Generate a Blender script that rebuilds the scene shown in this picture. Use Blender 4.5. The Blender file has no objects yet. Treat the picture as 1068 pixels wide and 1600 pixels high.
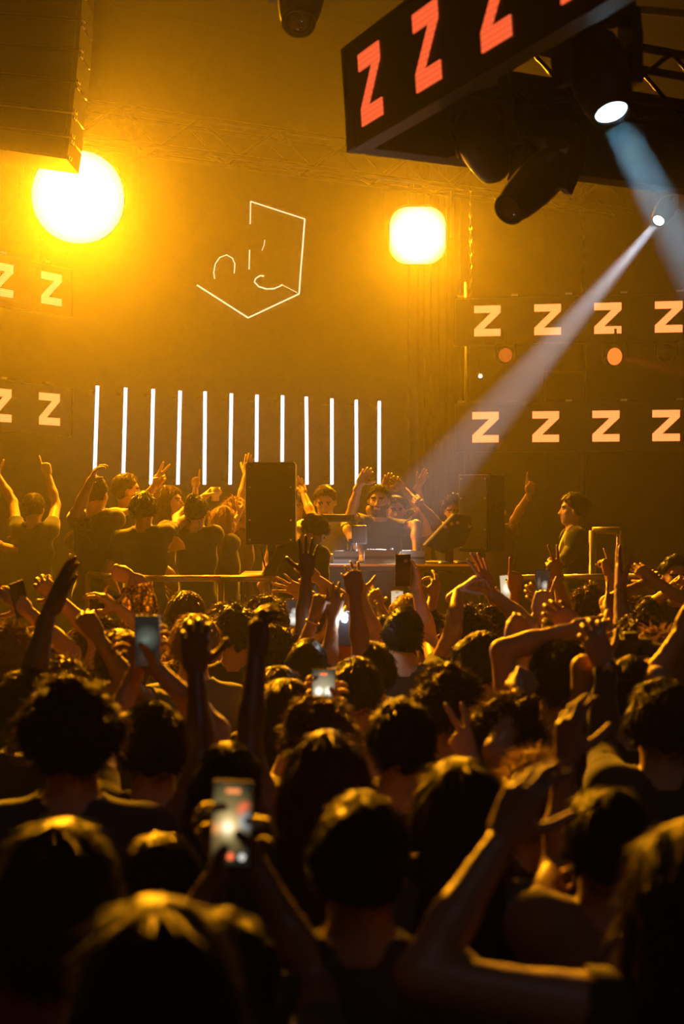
import bpy, bmesh, math, random, time
import numpy as np
from mathutils import Vector, Matrix
T0 = time.time()
R = math.radians
scene = bpy.context.scene
COL = scene.collection

# ------------------------------------------------------------------ camera
F_PX, CX, CY, CAM_Z = 2000.0, 534.0, 800.0, 2.25
PITCH = math.atan(15.0 / F_PX)
cam_data = bpy.data.cameras.new('camera')
cam = bpy.data.objects.new('camera', cam_data)
COL.objects.link(cam)
cam.location = (0, 0, CAM_Z)
cam.rotation_euler = (math.pi / 2 - PITCH, 0, 0)
cam_data.sensor_fit = 'VERTICAL'
cam_data.sensor_height = 36.0
cam_data.sensor_width = 24.03
cam_data.lens = 36.0 * F_PX / 1600.0
cam_data.clip_end = 100
cam_data.dof.use_dof = True
cam_data.dof.focus_distance = 8.5
cam_data.dof.aperture_fstop = 2.3
scene.camera = cam

# ------------------------------------------------------------------ world and exposure
world = bpy.data.worlds.new('night'); scene.world = world
world.use_nodes = True
world.node_tree.nodes['Background'].inputs[0].default_value = (0.30, 0.33, 0.45, 1)
world.node_tree.nodes['Background'].inputs[1].default_value = 0.004
vs = scene.view_settings
vs.view_transform = 'Standard'; vs.look = 'None'; vs.gamma = 1.0; vs.use_curve_mapping = False
vs.exposure = 0.0
cy = scene.cycles
cy.use_denoising = True
cy.use_adaptive_sampling = True; cy.adaptive_threshold = 0.02
cy.max_bounces = 3; cy.diffuse_bounces = 1; cy.glossy_bounces = 1; cy.transmission_bounces = 2
cy.volume_bounces = 0; cy.transparent_max_bounces = 6
cy.sample_clamp_indirect = 4.0
cy.caustics_reflective = False; cy.caustics_refractive = False

def P(x, y, d):
    """photo pixel at world depth d (metres in front of the camera) -> point"""
    r = Vector(((x - CX) / F_PX, math.cos(PITCH) + (CY - y) / F_PX * math.sin(PITCH), -math.sin(PITCH) + (CY - y) / F_PX * math.cos(PITCH)))
    return Vector((0, 0, CAM_Z)) + r * (d / r.y)

# ------------------------------------------------------------------ stage lights (values used by the lamps below)
AMBER = (1.0, 0.355, 0.004)
LAMP_L = P(122, 308, 11.1)
LAMP_R = P(652, 368, 12.7)
LAMP_POWER_L, LAMP_POWER_R = 1080.0, 470.0
FILL_POWER = 16.0
HAZE_DENSITY, HAZE_G = 0.0066, 0.55

def add_light(name, kind, loc, target, power, color, **kw):
    l = bpy.data.lights.new(name, kind)
    o = bpy.data.objects.new(name, l); COL.objects.link(o)
    o.location = loc
    o.rotation_euler = (Vector(target) - Vector(loc)).to_track_quat('-Z', 'Y').to_euler()
    l.energy = power; l.color = color
    for k, v in kw.items(): setattr(l, k, v)
    return o

# ------------------------------------------------------------------ materials
MATS = {}
def _new(name):
    m = bpy.data.materials.new(name); m.use_nodes = True
    return m, m.node_tree, m.node_tree.nodes['Principled BSDF']
def mat(name, color, rough=0.7, metal=0.0, noise=0.15, scale=12.0, bump=0.0, sheen=0.0, spec=0.4):
    """plain procedural material: colour mottled by noise, optional fine bump"""
    if name in MATS: return MATS[name]
    m, nt, b = _new(name)
    tc = nt.nodes.new('ShaderNodeTexCoord'); n = nt.nodes.new('ShaderNodeTexNoise')
    n.inputs['Scale'].default_value = scale; n.inputs['Detail'].default_value = 3
    nt.links.new(tc.outputs['Object'], n.inputs['Vector'])
    mx = nt.nodes.new('ShaderNodeMix'); mx.data_type = 'RGBA'
    c = Vector(color)
    mx.inputs[6].default_value = (*(c * (1 - noise)), 1); mx.inputs[7].default_value = (*[min(1, v * (1 + noise)) for v in c], 1)
    nt.links.new(n.outputs['Fac'], mx.inputs[0]); nt.links.new(mx.outputs[2], b.inputs['Base Color'])
    b.inputs['Roughness'].default_value = rough; b.inputs['Metallic'].default_value = metal
    b.inputs['Specular IOR Level'].default_value = spec
    if sheen:
        b.inputs['Sheen Weight'].default_value = sheen; b.inputs['Sheen Roughness'].default_value = 0.4
    if bump:
        bp = nt.nodes.new('ShaderNodeBump'); bp.inputs['Strength'].default_value = bump; bp.inputs['Distance'].default_value = 0.01
        nt.links.new(n.outputs['Fac'], bp.inputs['Height']); nt.links.new(bp.outputs[0], b.inputs['Normal'])
    MATS[name] = m
    return m
def emit_mat(name, color, strength):
    if name in MATS: return MATS[name]
    m, nt, b = _new(name)
    b.inputs['Base Color'].default_value = (0.02, 0.02, 0.02, 1)
    b.inputs['Emission Color'].default_value = (*color, 1); b.inputs['Emission Strength'].default_value = strength
    MATS[name] = m
    return m
def hair_mat(name, color):
    m, nt, b = _new(name)
    b.inputs['Base Color'].default_value = (*color, 1); b.inputs['Roughness'].default_value = 0.40
    b.inputs['Specular IOR Level'].default_value = 0.05
    tl = nt.nodes.new('ShaderNodeBsdfTranslucent'); tl.inputs[0].default_value = (*[min(1, c * 2.5 + .035) for c in color], 1)
    mx = nt.nodes.new('ShaderNodeMixShader'); mx.inputs[0].default_value = 0.16
    out = nt.nodes['Material Output']
    nt.links.new(b.outputs[0], mx.inputs[1]); nt.links.new(tl.outputs[0], mx.inputs[2]); nt.links.new(mx.outputs[0], out.inputs[0])
    tc = nt.nodes.new('ShaderNodeTexCoord'); w = nt.nodes.new('ShaderNodeTexNoise'); w.inputs['Scale'].default_value = 90
    nt.links.new(tc.outputs['Object'], w.inputs['Vector'])
    bp = nt.nodes.new('ShaderNodeBump'); bp.inputs['Strength'].default_value = 0.5; bp.inputs['Distance'].default_value = 0.004
    nt.links.new(w.outputs['Fac'], bp.inputs['Height']); nt.links.new(bp.outputs[0], b.inputs['Normal'])
    MATS[name] = m
    return m

# ------------------------------------------------------------------ scene graph
def tag(o, label=None, cat=None, group=None, kind=None):
    if label: o['label'] = label
    if cat: o['category'] = cat
    if group: o['group'] = group
    if kind: o['kind'] = kind
    return o
def empty(name, loc=(0, 0, 0), rz=0.0, label=None, cat=None, group=None):
    o = bpy.data.objects.new(name, None); COL.objects.link(o)
    o.empty_display_size = 0.1; o.location = loc; o.rotation_euler = (0, 0, rz)
    return tag(o, label, cat, group)
def frame(ex, ey, ez, origin=(0, 0, 0)):
    m = Matrix.Identity(4)
    for i, e in enumerate((ex, ey, ez)):
        for j in range(3): m[j][i] = e[j]
    for j in range(3): m[j][3] = origin[j]
    return m
class MB:
    """collects simple solids and builds ONE mesh object"""
    def __init__(s): s.bm = bmesh.new()
    def _take(s, geom, mtx):
        bmesh.ops.transform(s.bm, matrix=mtx, verts=geom)
    def box(s, lo, hi, mtx=None, bevel=0.0):
        r = bmesh.ops.create_cube(s.bm, size=1.0); vs = r['verts']
        for v in vs: v.co = Vector([(lo[i] + hi[i]) / 2 + v.co[i] * (hi[i] - lo[i]) for i in range(3)])
        if bevel:
            es = list({e for v in vs for e in v.link_edges})
            rb = bmesh.ops.bevel(s.bm, geom=es, offset=bevel, segments=2, affect='EDGES', profile=0.6)
            vs = list({v for f in rb['faces'] for v in f.verts} | {v for v in vs if v.is_valid})
        if mtx is not None: s._take([v for v in vs if v.is_valid], mtx)
        return s
    def tube(s, a, b, r, r2=None, seg=10, cap=True):
        a, b = Vector(a), Vector(b); dv = b - a
        rr = bmesh.ops.create_cone(s.bm, cap_ends=cap, segments=seg, radius1=r, radius2=r if r2 is None else r2, depth=dv.length)
        q = dv.to_track_quat('Z', 'Y').to_matrix().to_4x4()
        s._take(rr['verts'], Matrix.Translation((a + b) / 2) @ q)
        return s
    def path(s, pts, r, seg=8):
        pts = [Vector(p) for p in pts]
        rings = []
        for i, p in enumerate(pts):
            t = (pts[min(i + 1, len(pts) - 1)] - pts[max(i - 1, 0)]).normalized()
            q = t.to_track_quat('Z', 'Y').to_matrix()
            rings.append([s.bm.verts.new(p + q @ Vector((math.cos(2 * math.pi * k / seg) * r, math.sin(2 * math.pi * k / seg) * r, 0))) for k in range(seg)])
        for a, b in zip(rings, rings[1:]):
            off = min(range(seg), key=lambda o: sum((a[k].co - b[(k + o) % seg].co).length for k in range(seg)))
            for k in range(seg):
                s.bm.faces.new((a[k], a[(k + 1) % seg], b[(k + 1 + off) % seg], b[(k + off) % seg]))
        s.bm.faces.new(rings[0][::-1]); s.bm.faces.new(rings[-1])
        return s
    def lathe(s, prof, mtx=None, seg=24):
        """prof: list of (radius, z)"""
        rings = []
        allv = []
        for r, z in prof:
            ring = [s.bm.verts.new((math.cos(2 * math.pi * k / seg) * max(r, 1e-4), math.sin(2 * math.pi * k / seg) * max(r, 1e-4), z)) for k in range(seg)]
            rings.append(ring); allv += ring
        for a, b in zip(rings, rings[1:]):
            for k in range(seg): s.bm.faces.new((a[k], a[(k + 1) % seg], b[(k + 1) % seg], b[k]))
        s.bm.faces.new(rings[0][::-1]); s.bm.faces.new(rings[-1])
        if mtx is not None: s._take(allv, mtx)
        return s
    def prism(s, poly, y0, y1, mtx=None):
        """polygon in XZ, extruded along Y from y0 to y1"""
        a = [s.bm.verts.new((p[0], y0, p[1])) for p in poly]; b = [s.bm.verts.new((p[0], y1, p[1])) for p in poly]
        s.bm.faces.new(a); s.bm.faces.new(b[::-1])
        n = len(poly)
        for i in range(n): s.bm.faces.new((a[i], b[i], b[(i + 1) % n], a[(i + 1) % n]))
        if mtx is not None: s._take(a + b, mtx)
        return s
    def mesh(s, name):
        bmesh.ops.recalc_face_normals(s.bm, faces=s.bm.faces)
        me = bpy.data.meshes.new(name); s.bm.to_mesh(me); s.bm.free()
        return me
    def build(s, name, material, parent=None, smooth=False, mtx=None):
        me = s.mesh(name)
        me.materials.append(material)
        if smooth: me.polygons.foreach_set('use_smooth', [True] * len(me.polygons))
        o = bpy.data.objects.new(name, me); COL.objects.link(o)
        if parent: o.parent = parent
        if mtx is not None: o.matrix_local = mtx
        return o
def link_copy(o, parent=None, mtx=None):
    c = o.copy(); COL.objects.link(c); c.parent = parent
    if mtx is not None: c.matrix_local = mtx
    return c
def child(name, me, parent, mtx=None):
    o = bpy.data.objects.new(name, me); COL.objects.link(o); o.parent = parent
    if mtx is not None: o.matrix_local = mtx
    return o

M_BLACK = mat('black_paint', (0.018, 0.017, 0.016), 0.75)
M_METAL = mat('black_metal', (0.03, 0.028, 0.026), 0.38, 0.6)
M_STEEL = mat('steel', (0.42, 0.40, 0.37), 0.35, 0.9)
M_PLASTIC = mat('black_plastic', (0.022, 0.021, 0.021), 0.45)
M_GRILLE = mat('speaker_grille', (0.03, 0.028, 0.026), 0.6, 0.3, 0.5, 400, 0.3)
M_LENS = mat('lamp_glass_off', (0.05, 0.05, 0.055), 0.08, 0.0, spec=0.8)

# ================================================================== the room
M_WALL = mat('dark_wall_paint', (0.035, 0.030, 0.026), 0.8, noise=0.25, scale=3, bump=0.1)
M_FLOOR = mat('dark_floor', (0.02, 0.019, 0.018), 0.55, noise=0.3, scale=5)
M_STAGE = mat('stage_ply', (0.03, 0.027, 0.024), 0.6, noise=0.3, scale=6)
M_DRAPE = mat('black_drape', (0.03, 0.027, 0.024), 0.9, noise=0.2, scale=30)

W0 = Vector((-2.33, 12.2, 0)); WDIR = Vector((math.cos(R(30)), math.sin(R(30)), 0)); WNRM = Vector((WDIR.y, -WDIR.x, 0))
def wall_pt(x, y, off=0.0):
    """pixel -> point on the plane parallel to the back wall, off metres in front of it"""
    a, b = P(x, y, 1.0), P(x, y, 2.0); dv = b - a
    base = W0 + WNRM * off
    return a + dv * ((base - a).dot(WNRM) / dv.dot(WNRM))
def wall(name, a, b, z0, z1, th=0.15, m=M_WALL):
    a, b = Vector((a[0], a[1], 0)), Vector((b[0], b[1], 0)); e = (b - a).normalized(); n = Vector((-e.y, e.x, 0))
    mb = MB(); mb.box((0, 0, z0), ((b - a).length, th, z1))
    return tag(mb.build(name, m, mtx=frame(e, n, (0, 0, 1), a)), kind='structure')
CEIL = 7.0
wb0 = W0 - WDIR * 3.2; wb1 = W0 + WDIR * 5.4
pl = Vector((wb0.x - 1.7, wb0.y - 2.9, 0)); pr = Vector((9.0, wb1.y - 0.6, 0))
tag(wall('wall_back', wb0, wb1, 0, CEIL), 'dark back wall of the stage behind the light tubes')
tag(wall('wall_back_right', wb1, pr, 0, CEIL), 'dark wall behind the lettered banners of the far wing')
tag(wall('wall_back_left', pl, wb0, 0, CEIL), 'dark angled wall behind the pair of tilted banners')
wall('wall_left', (pl.x, -3), (pl.x, pl.y), 0, CEIL); wall('wall_right', (9.0, pr.y), (9.0, -3), 0, CEIL); wall('wall_rear', (9, -3), (pl.x, -3), 0, CEIL)
mb = MB(); mb.box((pl.x - .3, -3.2, -0.15), (9.2, 16.5, 0)); tag(mb.build('floor', M_FLOOR), 'dark dance floor under the crowd', kind='structure')
mb = MB(); mb.box((pl.x - .3, -3.2, CEIL), (9.2, 16.5, CEIL + .15)); tag(mb.build('ceiling', M_WALL), 'dark ceiling high above the hall', kind='structure')
STAGE_Z = 0.65
st = empty('stage_platform', (0, 8.35, 0)); tag(st, 'low black stage platform carrying the performers', 'stage', kind='structure')
mb = MB(); mb.box((-5.6, 0.03, 0), (8.8, 2.3, STAGE_Z)); mb.box((-3.6, 2.3, 0), (8.8, 3.6, STAGE_Z)); mb.build('deck', M_STAGE, st)
fas = MB(); fas.box((0.005, -0.0, 0.02), (0.795, 0.03, STAGE_Z - .02), bevel=0.006); fas = fas.mesh('fascia_panel'); fas.materials.append(M_BLACK)
for i in range(18): child('fascia_panel', fas, st, Matrix.Translation((-5.6 + .8 * i, 0, 0)))

# haze filling the air: thin everywhere, thicker over the stage
def haze(name, lo, hi, dens, g, label, plan=None):
    m = bpy.data.materials.new(name); m.use_nodes = True; nt = m.node_tree; nt.nodes.clear()
    out = nt.nodes.new('ShaderNodeOutputMaterial'); s = nt.nodes.new('ShaderNodeVolumeScatter')
    s.inputs['Color'].default_value = (0.95, 0.93, 0.90, 1)
    s.inputs['Density'].default_value = dens; s.inputs['Anisotropy'].default_value = g
    nt.links.new(s.outputs[0], out.inputs['Volume'])
    mb = MB()
    if plan:
        mb.prism([(p[0], p[1]) for p in plan], lo[2], hi[2]); o = mb.build(name, m, mtx=Matrix(((1, 0, 0, 0), (0, 0, 1, 0), (0, 1, 0, 0), (0, 0, 0, 1))))
    else: mb.box(lo, hi); o = mb.build(name, m)
    return tag(o, label, 'haze', kind='stuff')
haze('stage_haze', (-6.4, 7.8, 0.66), (8.9, 16.4, CEIL - .02), HAZE_DENSITY, HAZE_G, 'amber lit theatrical haze hanging over the stage',
     [(pl.x + .05, 7.8), (8.9, 7.8), (8.9, pr.y - .05), (wb1.x + .02, wb1.y - .08), (wb0.x + .05, wb0.y - .03), (pl.x + .05, pl.y - .05)])
haze('hall_haze', (-6.3, 3.0, 1.0), (8.8, 7.8, CEIL - .02), HAZE_DENSITY * 0.30, HAZE_G, 'thin haze drifting over the crowd')
haze('thin_haze', (-6.3, -2.9, 1.0), (8.8, 3.0, CEIL - .02), HAZE_DENSITY * 0.05, HAZE_G, 'faintest haze in the air at the back of the hall')

# drapes at the end of the back wall: folded cloth
def drape(name, a, b, z0, z1, folds, label, amp=.05):
    a, b = Vector((a[0], a[1], 0)), Vector((b[0], b[1], 0)); e = (b - a).normalized(); n = Vector((-e.y, e.x, 0)); L = (b - a).length
    N = folds * 8; vs, fs = [], []
    for i in range(N + 1):
        t = i / N; o = amp * math.sin(2 * math.pi * folds * t) + amp * .4 * math.sin(7.3 * t * folds)
        for z in (z0, z1): vs.append(a + e * (L * t) + n * o + Vector((0, 0, z)))
    for i in range(N): fs.append((2 * i, 2 * i + 2, 2 * i + 3, 2 * i + 1))
    me = bpy.data.meshes.new(name); me.from_pydata(vs, [], fs); me.materials.append(M_DRAPE)
    o = bpy.data.objects.new(name, me); COL.objects.link(o)
    so = o.modifiers.new('thick', 'SOLIDIFY'); so.thickness = 0.008
    return tag(o, label, 'curtain')
da, db = wall_pt(640, 500, .25), wall_pt(716, 500, .25)
drape('stage_curtain', da, db, STAGE_Z, 6.2, 7, 'black folded stage curtain between the light tubes and the far banners')

# ================================================================== lamps
TR_Z0, TR_Z1 = 5.38, 5.72
def truss(name, a, b, w, label, group=None, bays=None, parent=None):
    """box truss from a to b: four chords, zigzag braces, each a part"""
    a, b = Vector(a), Vector(b); e = (b - a).normalized(); n = Vector((-e.y, e.x, 0)).normalized(); u = e.cross(n) * -1
    u = Vector((0, 0, 1)); L = (b - a).length
    t = parent or empty(name, a, 0, label, 'truss', group)
    o0 = Vector((0, 0, 0)) if not parent else a
    ch = MB(); ch.tube((0, 0, 0), (0, 0, L), w * .085, seg=8); ch = ch.mesh('chord'); ch.materials.append(M_METAL)
    ez = e; ex = n; ey = ez.cross(ex)
    offs = [(-w / 2, 0), (w / 2, 0), (-w / 2, w), (w / 2, w)]
    for ox, oz in offs: child('chord', ch, t, frame(ex, ey, ez, o0 + n * ox + Vector((0, 0, oz))))
    bays = bays or max(2, int(L / (w * 1.25))); bl = L / bays
    br = MB(); br.tube((0, 0, 0), (0, 0, 1), w * .045, seg=6); br = br.mesh('brace'); br.materials.append(M_METAL)
    def brace(p, q):
        dv = q - p; z = dv.normalized(); x = z.orthogonal().normalized(); m = frame(x, z.cross(x), z, o0 + p) @ Matrix.Diagonal((1, 1, dv.length, 1))
        child('brace', br, t, m)
    for i in range(bays):
        s = i % 2
        for ox in (-w / 2, w / 2):
            brace(e * (bl * i) + n * ox + u * (w * s), e * (bl * (i + 1)) + n * ox + u * (w * (1 - s)))
        brace(e * (bl * i) + n * (-w / 2 if s else w / 2), e * (bl * (i + 1)) + n * (w / 2 if s else -w / 2))
    return t
tdir = (LAMP_R - LAMP_L); tdir.z = 0; tdir.normalize()
ta = Vector((LAMP_L.x, LAMP_L.y, TR_Z0)) - tdir * 1.6; tb = Vector((LAMP_R.x, LAMP_R.y, TR_Z0)) + tdir * 2.6
truss('lighting_truss', ta, tb, 0.30, 'long lighting truss carrying the two blazing blinders')

def lamp_glare_mat(name, rad):
    """lamp front with its glare painted in: white middle fading to an amber rim"""
    m, nt, b = _new(name); b.inputs['Base Color'].default_value = (.05, .04, .03, 1)
    tc = nt.nodes.new('ShaderNodeTexCoord'); mp = nt.nodes.new('ShaderNodeMapping'); mp.inputs['Scale'].default_value = (1 / rad, 0, 1 / rad)
    g = nt.nodes.new('ShaderNodeTexGradient'); g.gradient_type = 'SPHERICAL'; nt.links.new(tc.outputs['Object'], mp.inputs[0]); nt.links.new(mp.outputs[0], g.inputs[0])
    cr = nt.nodes.new('ShaderNodeValToRGB'); e = cr.color_ramp.elements; e[0].position = 0; e[0].color = (1.0, .36, .01, 1); e[1].position = .38; e[1].color = (1, .97, .92, 1)
    k = e.new(.14); k.color = (1, .62, .10, 1); k = e.new(.25); k.color = (1, .86, .50, 1)
    nt.links.new(g.outputs['Fac'], cr.inputs[0]); nt.links.new(cr.outputs[0], b.inputs['Emission Color']); b.inputs['Emission Strength'].default_value = 1.15
    MATS[name] = m
    return m
M_GLARE = lamp_glare_mat('blinder_glare', .27)  # bloom around the lamp painted into its emission colour
M_REFL = mat('lamp_reflector', (0.7, 0.62, 0.45), 0.2, 1.0)
def blinder(loc, power, label, k, corner):
    """square four-lamp audience blinder hanging from the truss"""
    aim = Vector((loc.x * 0.25, 0.0, 1.7)) - loc; ey = -aim.normalized(); ex = Vector((0, 0, 1)).cross(ey) * -1; ex = Vector((-ey.y, ey.x, 0)).normalized() * -1
    ez = ex.cross(ey)
    if ez.z < 0: ex, ez = -ex, -ez
    t = empty('blinder_lamp', loc, 0, label, 'stage light', 'four-lamp blinders on the truss')
    F = frame(ex, ey, ez) @ Matrix.Scale(k, 4)
    def rsq(h, r_): return [(sx * (h - r_) + r_ * math.cos(a), sz * (h - r_) + r_ * math.sin(a)) for sx, sz, a0 in ((1, 1, 0), (-1, 1, 90), (-1, -1, 180), (1, -1, 270)) for a in [R(a0 + 12 * q_) for q_ in range(8)]]
    mb = MB(); mb.prism(rsq(.215, corner + .01), .02, .20); mb.build('housing', M_METAL, t, mtx=F)
    mb = MB(); mb.prism(rsq(.205, corner), -.012, .03); mb.build('glare_panel', M_GLARE, t, mtx=F)  # lamp face widened so its soft rim stands for lens bloom
    for q_ in range(5):
        mb = MB(); mb.box((-.14, .20, -.12 + .055 * q_), (.14, .225, -.10 + .055 * q_)); mb.build('cooling_fin', M_METAL, t, mtx=F)
    mb = MB(); top = TR_Z0 - loc.z
    mb.box((-.27, .10, -.02), (-.245, .14, .34)); mb.box((.245, .10, -.02), (.27, .14, .34)); mb.box((-.27, .10, .32), (.27, .14, .345))
    yk = mb.build('yoke', M_METAL, t, mtx=F)
    mb = MB(); hook = F @ Vector((0, .12, .345)); mb.tube(hook, Vector((hook.x, hook.y, top + .03)), .02); mb.box((hook.x - .04, hook.y - .04, top - .02), (hook.x + .04, hook.y + .04, top + .06)); mb.build('clamp', M_METAL, t)
    front = loc - ey * 0.05 * k
    down = Vector((loc.x * .5, loc.y - 6.5, 1.7)) - loc
    l = add_light('blinder_light', 'AREA', front, front + down, power, AMBER, shape='SQUARE', size=.36 * k * .7, spread=R(120))
    l.parent = t; l.matrix_parent_inverse = Matrix.Translation(-Vector(loc))
    h = add_light('blinder_core_glow', 'SPOT', front, front + (Vector((0, 0, CAM_Z)) - front), power * HOT, (1, .55, .12), spot_size=R(16), spot_blend=1.0, shadow_soft_size=.18)  # added whiter spot aimed at the camera for the glow round the lamp
    h.parent = t; h.matrix_parent_inverse = Matrix.Translation(-Vector(loc))
    return t
HOT = 0.14
blinder(LAMP_L, LAMP_POWER_L, 'blazing blinder lamp just under the hanging speaker array', 1.9, .195)
blinder(LAMP_R, LAMP_POWER_R, 'blazing blinder lamp over the stage between logo and overhead screen', 1.35, .13)

def lathe_frame(origin, axis):
    z = Vector(axis).normalized(); x = z.orthogonal().normalized()
    return frame(x, z.cross(x), z, origin)
def moving_head(base, pivot, lens_end, scale, label, lens_mat=None, group='moving-head spotlights'):
    """base box, two yoke arms, barrel head with rear cap, bezel and lens"""
    base, pivot, lens_end = Vector(base), Vector(pivot), Vector(lens_end)
    t = empty('moving_head_light', base, 0, label, 'stage light', group)
    ax = (lens_end - pivot).normalized()
    up = (base - pivot).normalized()
    side = up.cross(ax); side = side.normalized() if side.length > .05 else Vector((1, 0, 0))
    s = scale; o = -base
    fwd = side.cross(up)
    mb = MB(); mb.box((-.15 * s, -.11 * s, -.05 * s), (.15 * s, .11 * s, .06 * s), bevel=.015 * s); mb.build('base', M_PLASTIC, t, mtx=frame(side, fwd, up, (0, 0, 0)))
    mb = MB(); mb.tube((0, -.0, .06 * s), (0, 0, .16 * s), .02 * s); mb.box((-.03 * s, -.03 * s, .12 * s), (.03 * s, .03 * s, .19 * s)); mb.build('clamp', M_METAL, t, mtx=frame(side, fwd, up, (0, 0, 0)))
    pv = pivot + o
    h = (base - pivot).length
    for k in (-1, 1):
        mb = MB(); mb.prism([(-.05 * s, -.07 * s), (.05 * s, -.07 * s), (.075 * s, h * .5), (.06 * s, h), (-.06 * s, h), (-.075 * s, h * .5)], -.025 * s, .025 * s)
        mb.build('yoke_arm', M_PLASTIC, t, mtx=frame(fwd, side * k, up, pv + side * (k * .165 * s)))
    L = (lens_end - pivot).length
    prof = [(.001, -.17 * s), (.085 * s, -.165 * s), (.118 * s, -.12 * s), (.13 * s, -.02 * s), (.128 * s, L * .35), (.11 * s, L * .75), (.092 * s, L * .96), (.084 * s, L), (.07 * s, L), (.066 * s, L - .02 * s), (.001, L - .02 * s)]
    hd = MB(); hd.lathe(prof, seg=28); hd = hd.build('head', M_PLASTIC, t, True, lathe_frame(pv, ax))
    mb = MB(); mb.lathe([(.088 * s, L - .012 * s), (.094 * s, L - .006 * s), (.092 * s, L + .004 * s), (.076 * s, L + .004 * s), (.074 * s, L - .01 * s)], seg=28); mb.build('bezel', M_METAL, hd, True)
    mb = MB(); mb.lathe([(.001, L - .016 * s), (.073 * s, L - .014 * s), (.06 * s, L - .004 * s), (.03 * s, L + .004 * s), (.001, L + .006 * s)], seg=28); mb.build('lens', lens_mat or M_LENS, hd, True)
    for k in range(4):
        mb = MB(); mb.box((-.012 * s, -.002 * s, -.10 * s), (.012 * s, .003 * s, .02 * s)); a = R(45 + 90 * k)
        mb.build('cooling_vent', M_METAL, hd, mtx=Matrix.Rotation(a, 4, 'Z') @ Matrix.Translation((0, .128 * s, -.0)))
    return t
M_LENS_W = emit_mat('lens_lit_white', (0.62, 0.90, 1.0), 14.0)
M_LENS_P = emit_mat('lens_lit_pale', (0.80, 0.92, 1.0), 8.0)
def spot(name, a, b, power, color, size, blend, rad):
    return add_light(name, 'SPOT', a, b, power, color, spot_size=R(size), spot_blend=blend, shadow_soft_size=rad)
# overhead fixtures
b1a, b1b = P(955, 177, 4.45), P(1070, 394, 3.95)
moving_head(P(928, 18, 4.5), P(933, 108, 4.52), b1a, 0.80, 'big black moving head throwing the blue-white beam from the overhead ring', M_LENS_W)
spot('beam_blue', b1a + (b1b - b1a).normalized() * .02, b1b, 90000, (.36, .74, 1.0), 5.0, .25, .055)
moving_head(P(735, 120, 4.85), P(752, 215, 4.85), P(770, 262, 5.05), 0.74, 'dark round moving head with amber rim hanging under the lettered screen')
moving_head(P(868, 215, 5.3), P(848, 275, 5.3), P(794, 328, 5.15), 0.72, 'unlit barrel-shaped moving head pointing down towards the stage')
moving_head(P(472, -62, 6.0), P(472, -22, 6.0), P(466, 36, 5.85), 0.85, 'dark moving head peeking in at the top edge of the picture')
b2a, b2b = P(1028, 345, 9.6), P(590, 862, 9.02)
moving_head(P(1046, 288, 9.75), P(1041, 325, 9.7), b2a, 0.62, 'small moving head throwing the long pale beam across the stage', M_LENS_P)
spot('beam_pale', b2a + (b2b - b2a).normalized() * .02, b2b, 40000, (.80, .86, 1.0), 9.3, .35, .03)

# added fill lamp behind the camera, lifts the dark foreground; no such fixture seen
t = empty('fill_lamp', (1.0, -1.2, CEIL - .02), 0, 'added dim fill lamp on the unseen ceiling behind the audience', 'fill lamp')
mb = MB(); mb.lathe([(.30, -.10), (.32, -.02), (.32, 0), (.001, 0)], None, 28); mb.build('shade', M_METAL, t, True)
mb = MB(); mb.lathe([(.001, -.115), (.24, -.11), (.28, -.10), (.001, -.098)], None, 28); mb.build('diffuser', emit_mat('fill_lamp_glow', (.8, .85, 1), .5), t, True)
hl = add_light('fill_light', 'AREA', (1.0, -1.2, CEIL - .15), (.5, 2.5, 0), FILL_POWER, (.85, .88, 1.0), shape='DISK', size=.5); hl.parent = t; hl.matrix_parent_inverse = Matrix.Translation(-Vector(t.location))
# ================================================================== lettered LED banners
def z_poly(w, h):
    t = h * .235; d = w * .36
    return [(-w / 2, h / 2), (w / 2, h / 2), (w / 2, h / 2 - t), (-w / 2 + d, -h / 2 + t), (w / 2, -h / 2 + t), (w / 2, -h / 2), (-w / 2, -h / 2), (-w / 2, -h / 2 + t), (w / 2 - d, h / 2 - t), (-w / 2, h / 2 - t)]
def led_mat(name, color, strength, pitch):
    """LED wall glow: colour broken into rows of diodes"""
    m, nt, b = _new(name)
    b.inputs['Base Color'].default_value = (.02, .02, .02, 1)
    tc = nt.nodes.new('ShaderNodeTexCoord'); sp = nt.nodes.new('ShaderNodeSeparateXYZ'); nt.links.new(tc.outputs['Object'], sp.inputs[0])
    acc = None
    for ax in (0, 2):
        mu = nt.nodes.new('ShaderNodeMath'); mu.operation = 'MULTIPLY'; mu.inputs[1].default_value = 2 * math.pi / pitch; nt.links.new(sp.outputs[ax], mu.inputs[0])
        si = nt.nodes.new('ShaderNodeMath'); si.operation = 'SINE'; nt.links.new(mu.outputs[0], si.inputs[0])
        if acc is None: acc = si
        else:
            ad = nt.nodes.new('ShaderNodeMath'); ad.operation = 'ADD'; nt.links.new(acc.outputs[0], ad.inputs[0]); nt.links.new(si.outputs[0], ad.inputs[1]); acc = ad
    mr = nt.nodes.new('ShaderNodeMapRange'); mr.inputs[1].default_value = -2; mr.inputs[2].default_value = 2; mr.inputs[3].default_value = strength * .75; mr.inputs[4].default_value = strength * 1.2
    nt.links.new(acc.outputs[0], mr.inputs[0]); nt.links.new(mr.outputs[0], b.inputs['Emission Strength']); b.inputs['Emission Color'].default_value = (*color, 1)
    MATS[name] = m
    return m
M_Z_NEAR = led_mat('led_letter_red', (1.0, 0.12, 0.035), 1.0, .020)
M_Z_DOWN = led_mat('led_letter_red_bright', (1.0, 0.10, 0.03), 1.6, .020)
M_Z_FAR = led_mat('led_letter_orange', (1.0, 0.21, 0.055), 2.1, .020)
M_SCREEN = mat('led_screen_dark', (0.012, 0.012, 0.013), 0.5, noise=.1, scale=60)
ZME = {}
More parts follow.
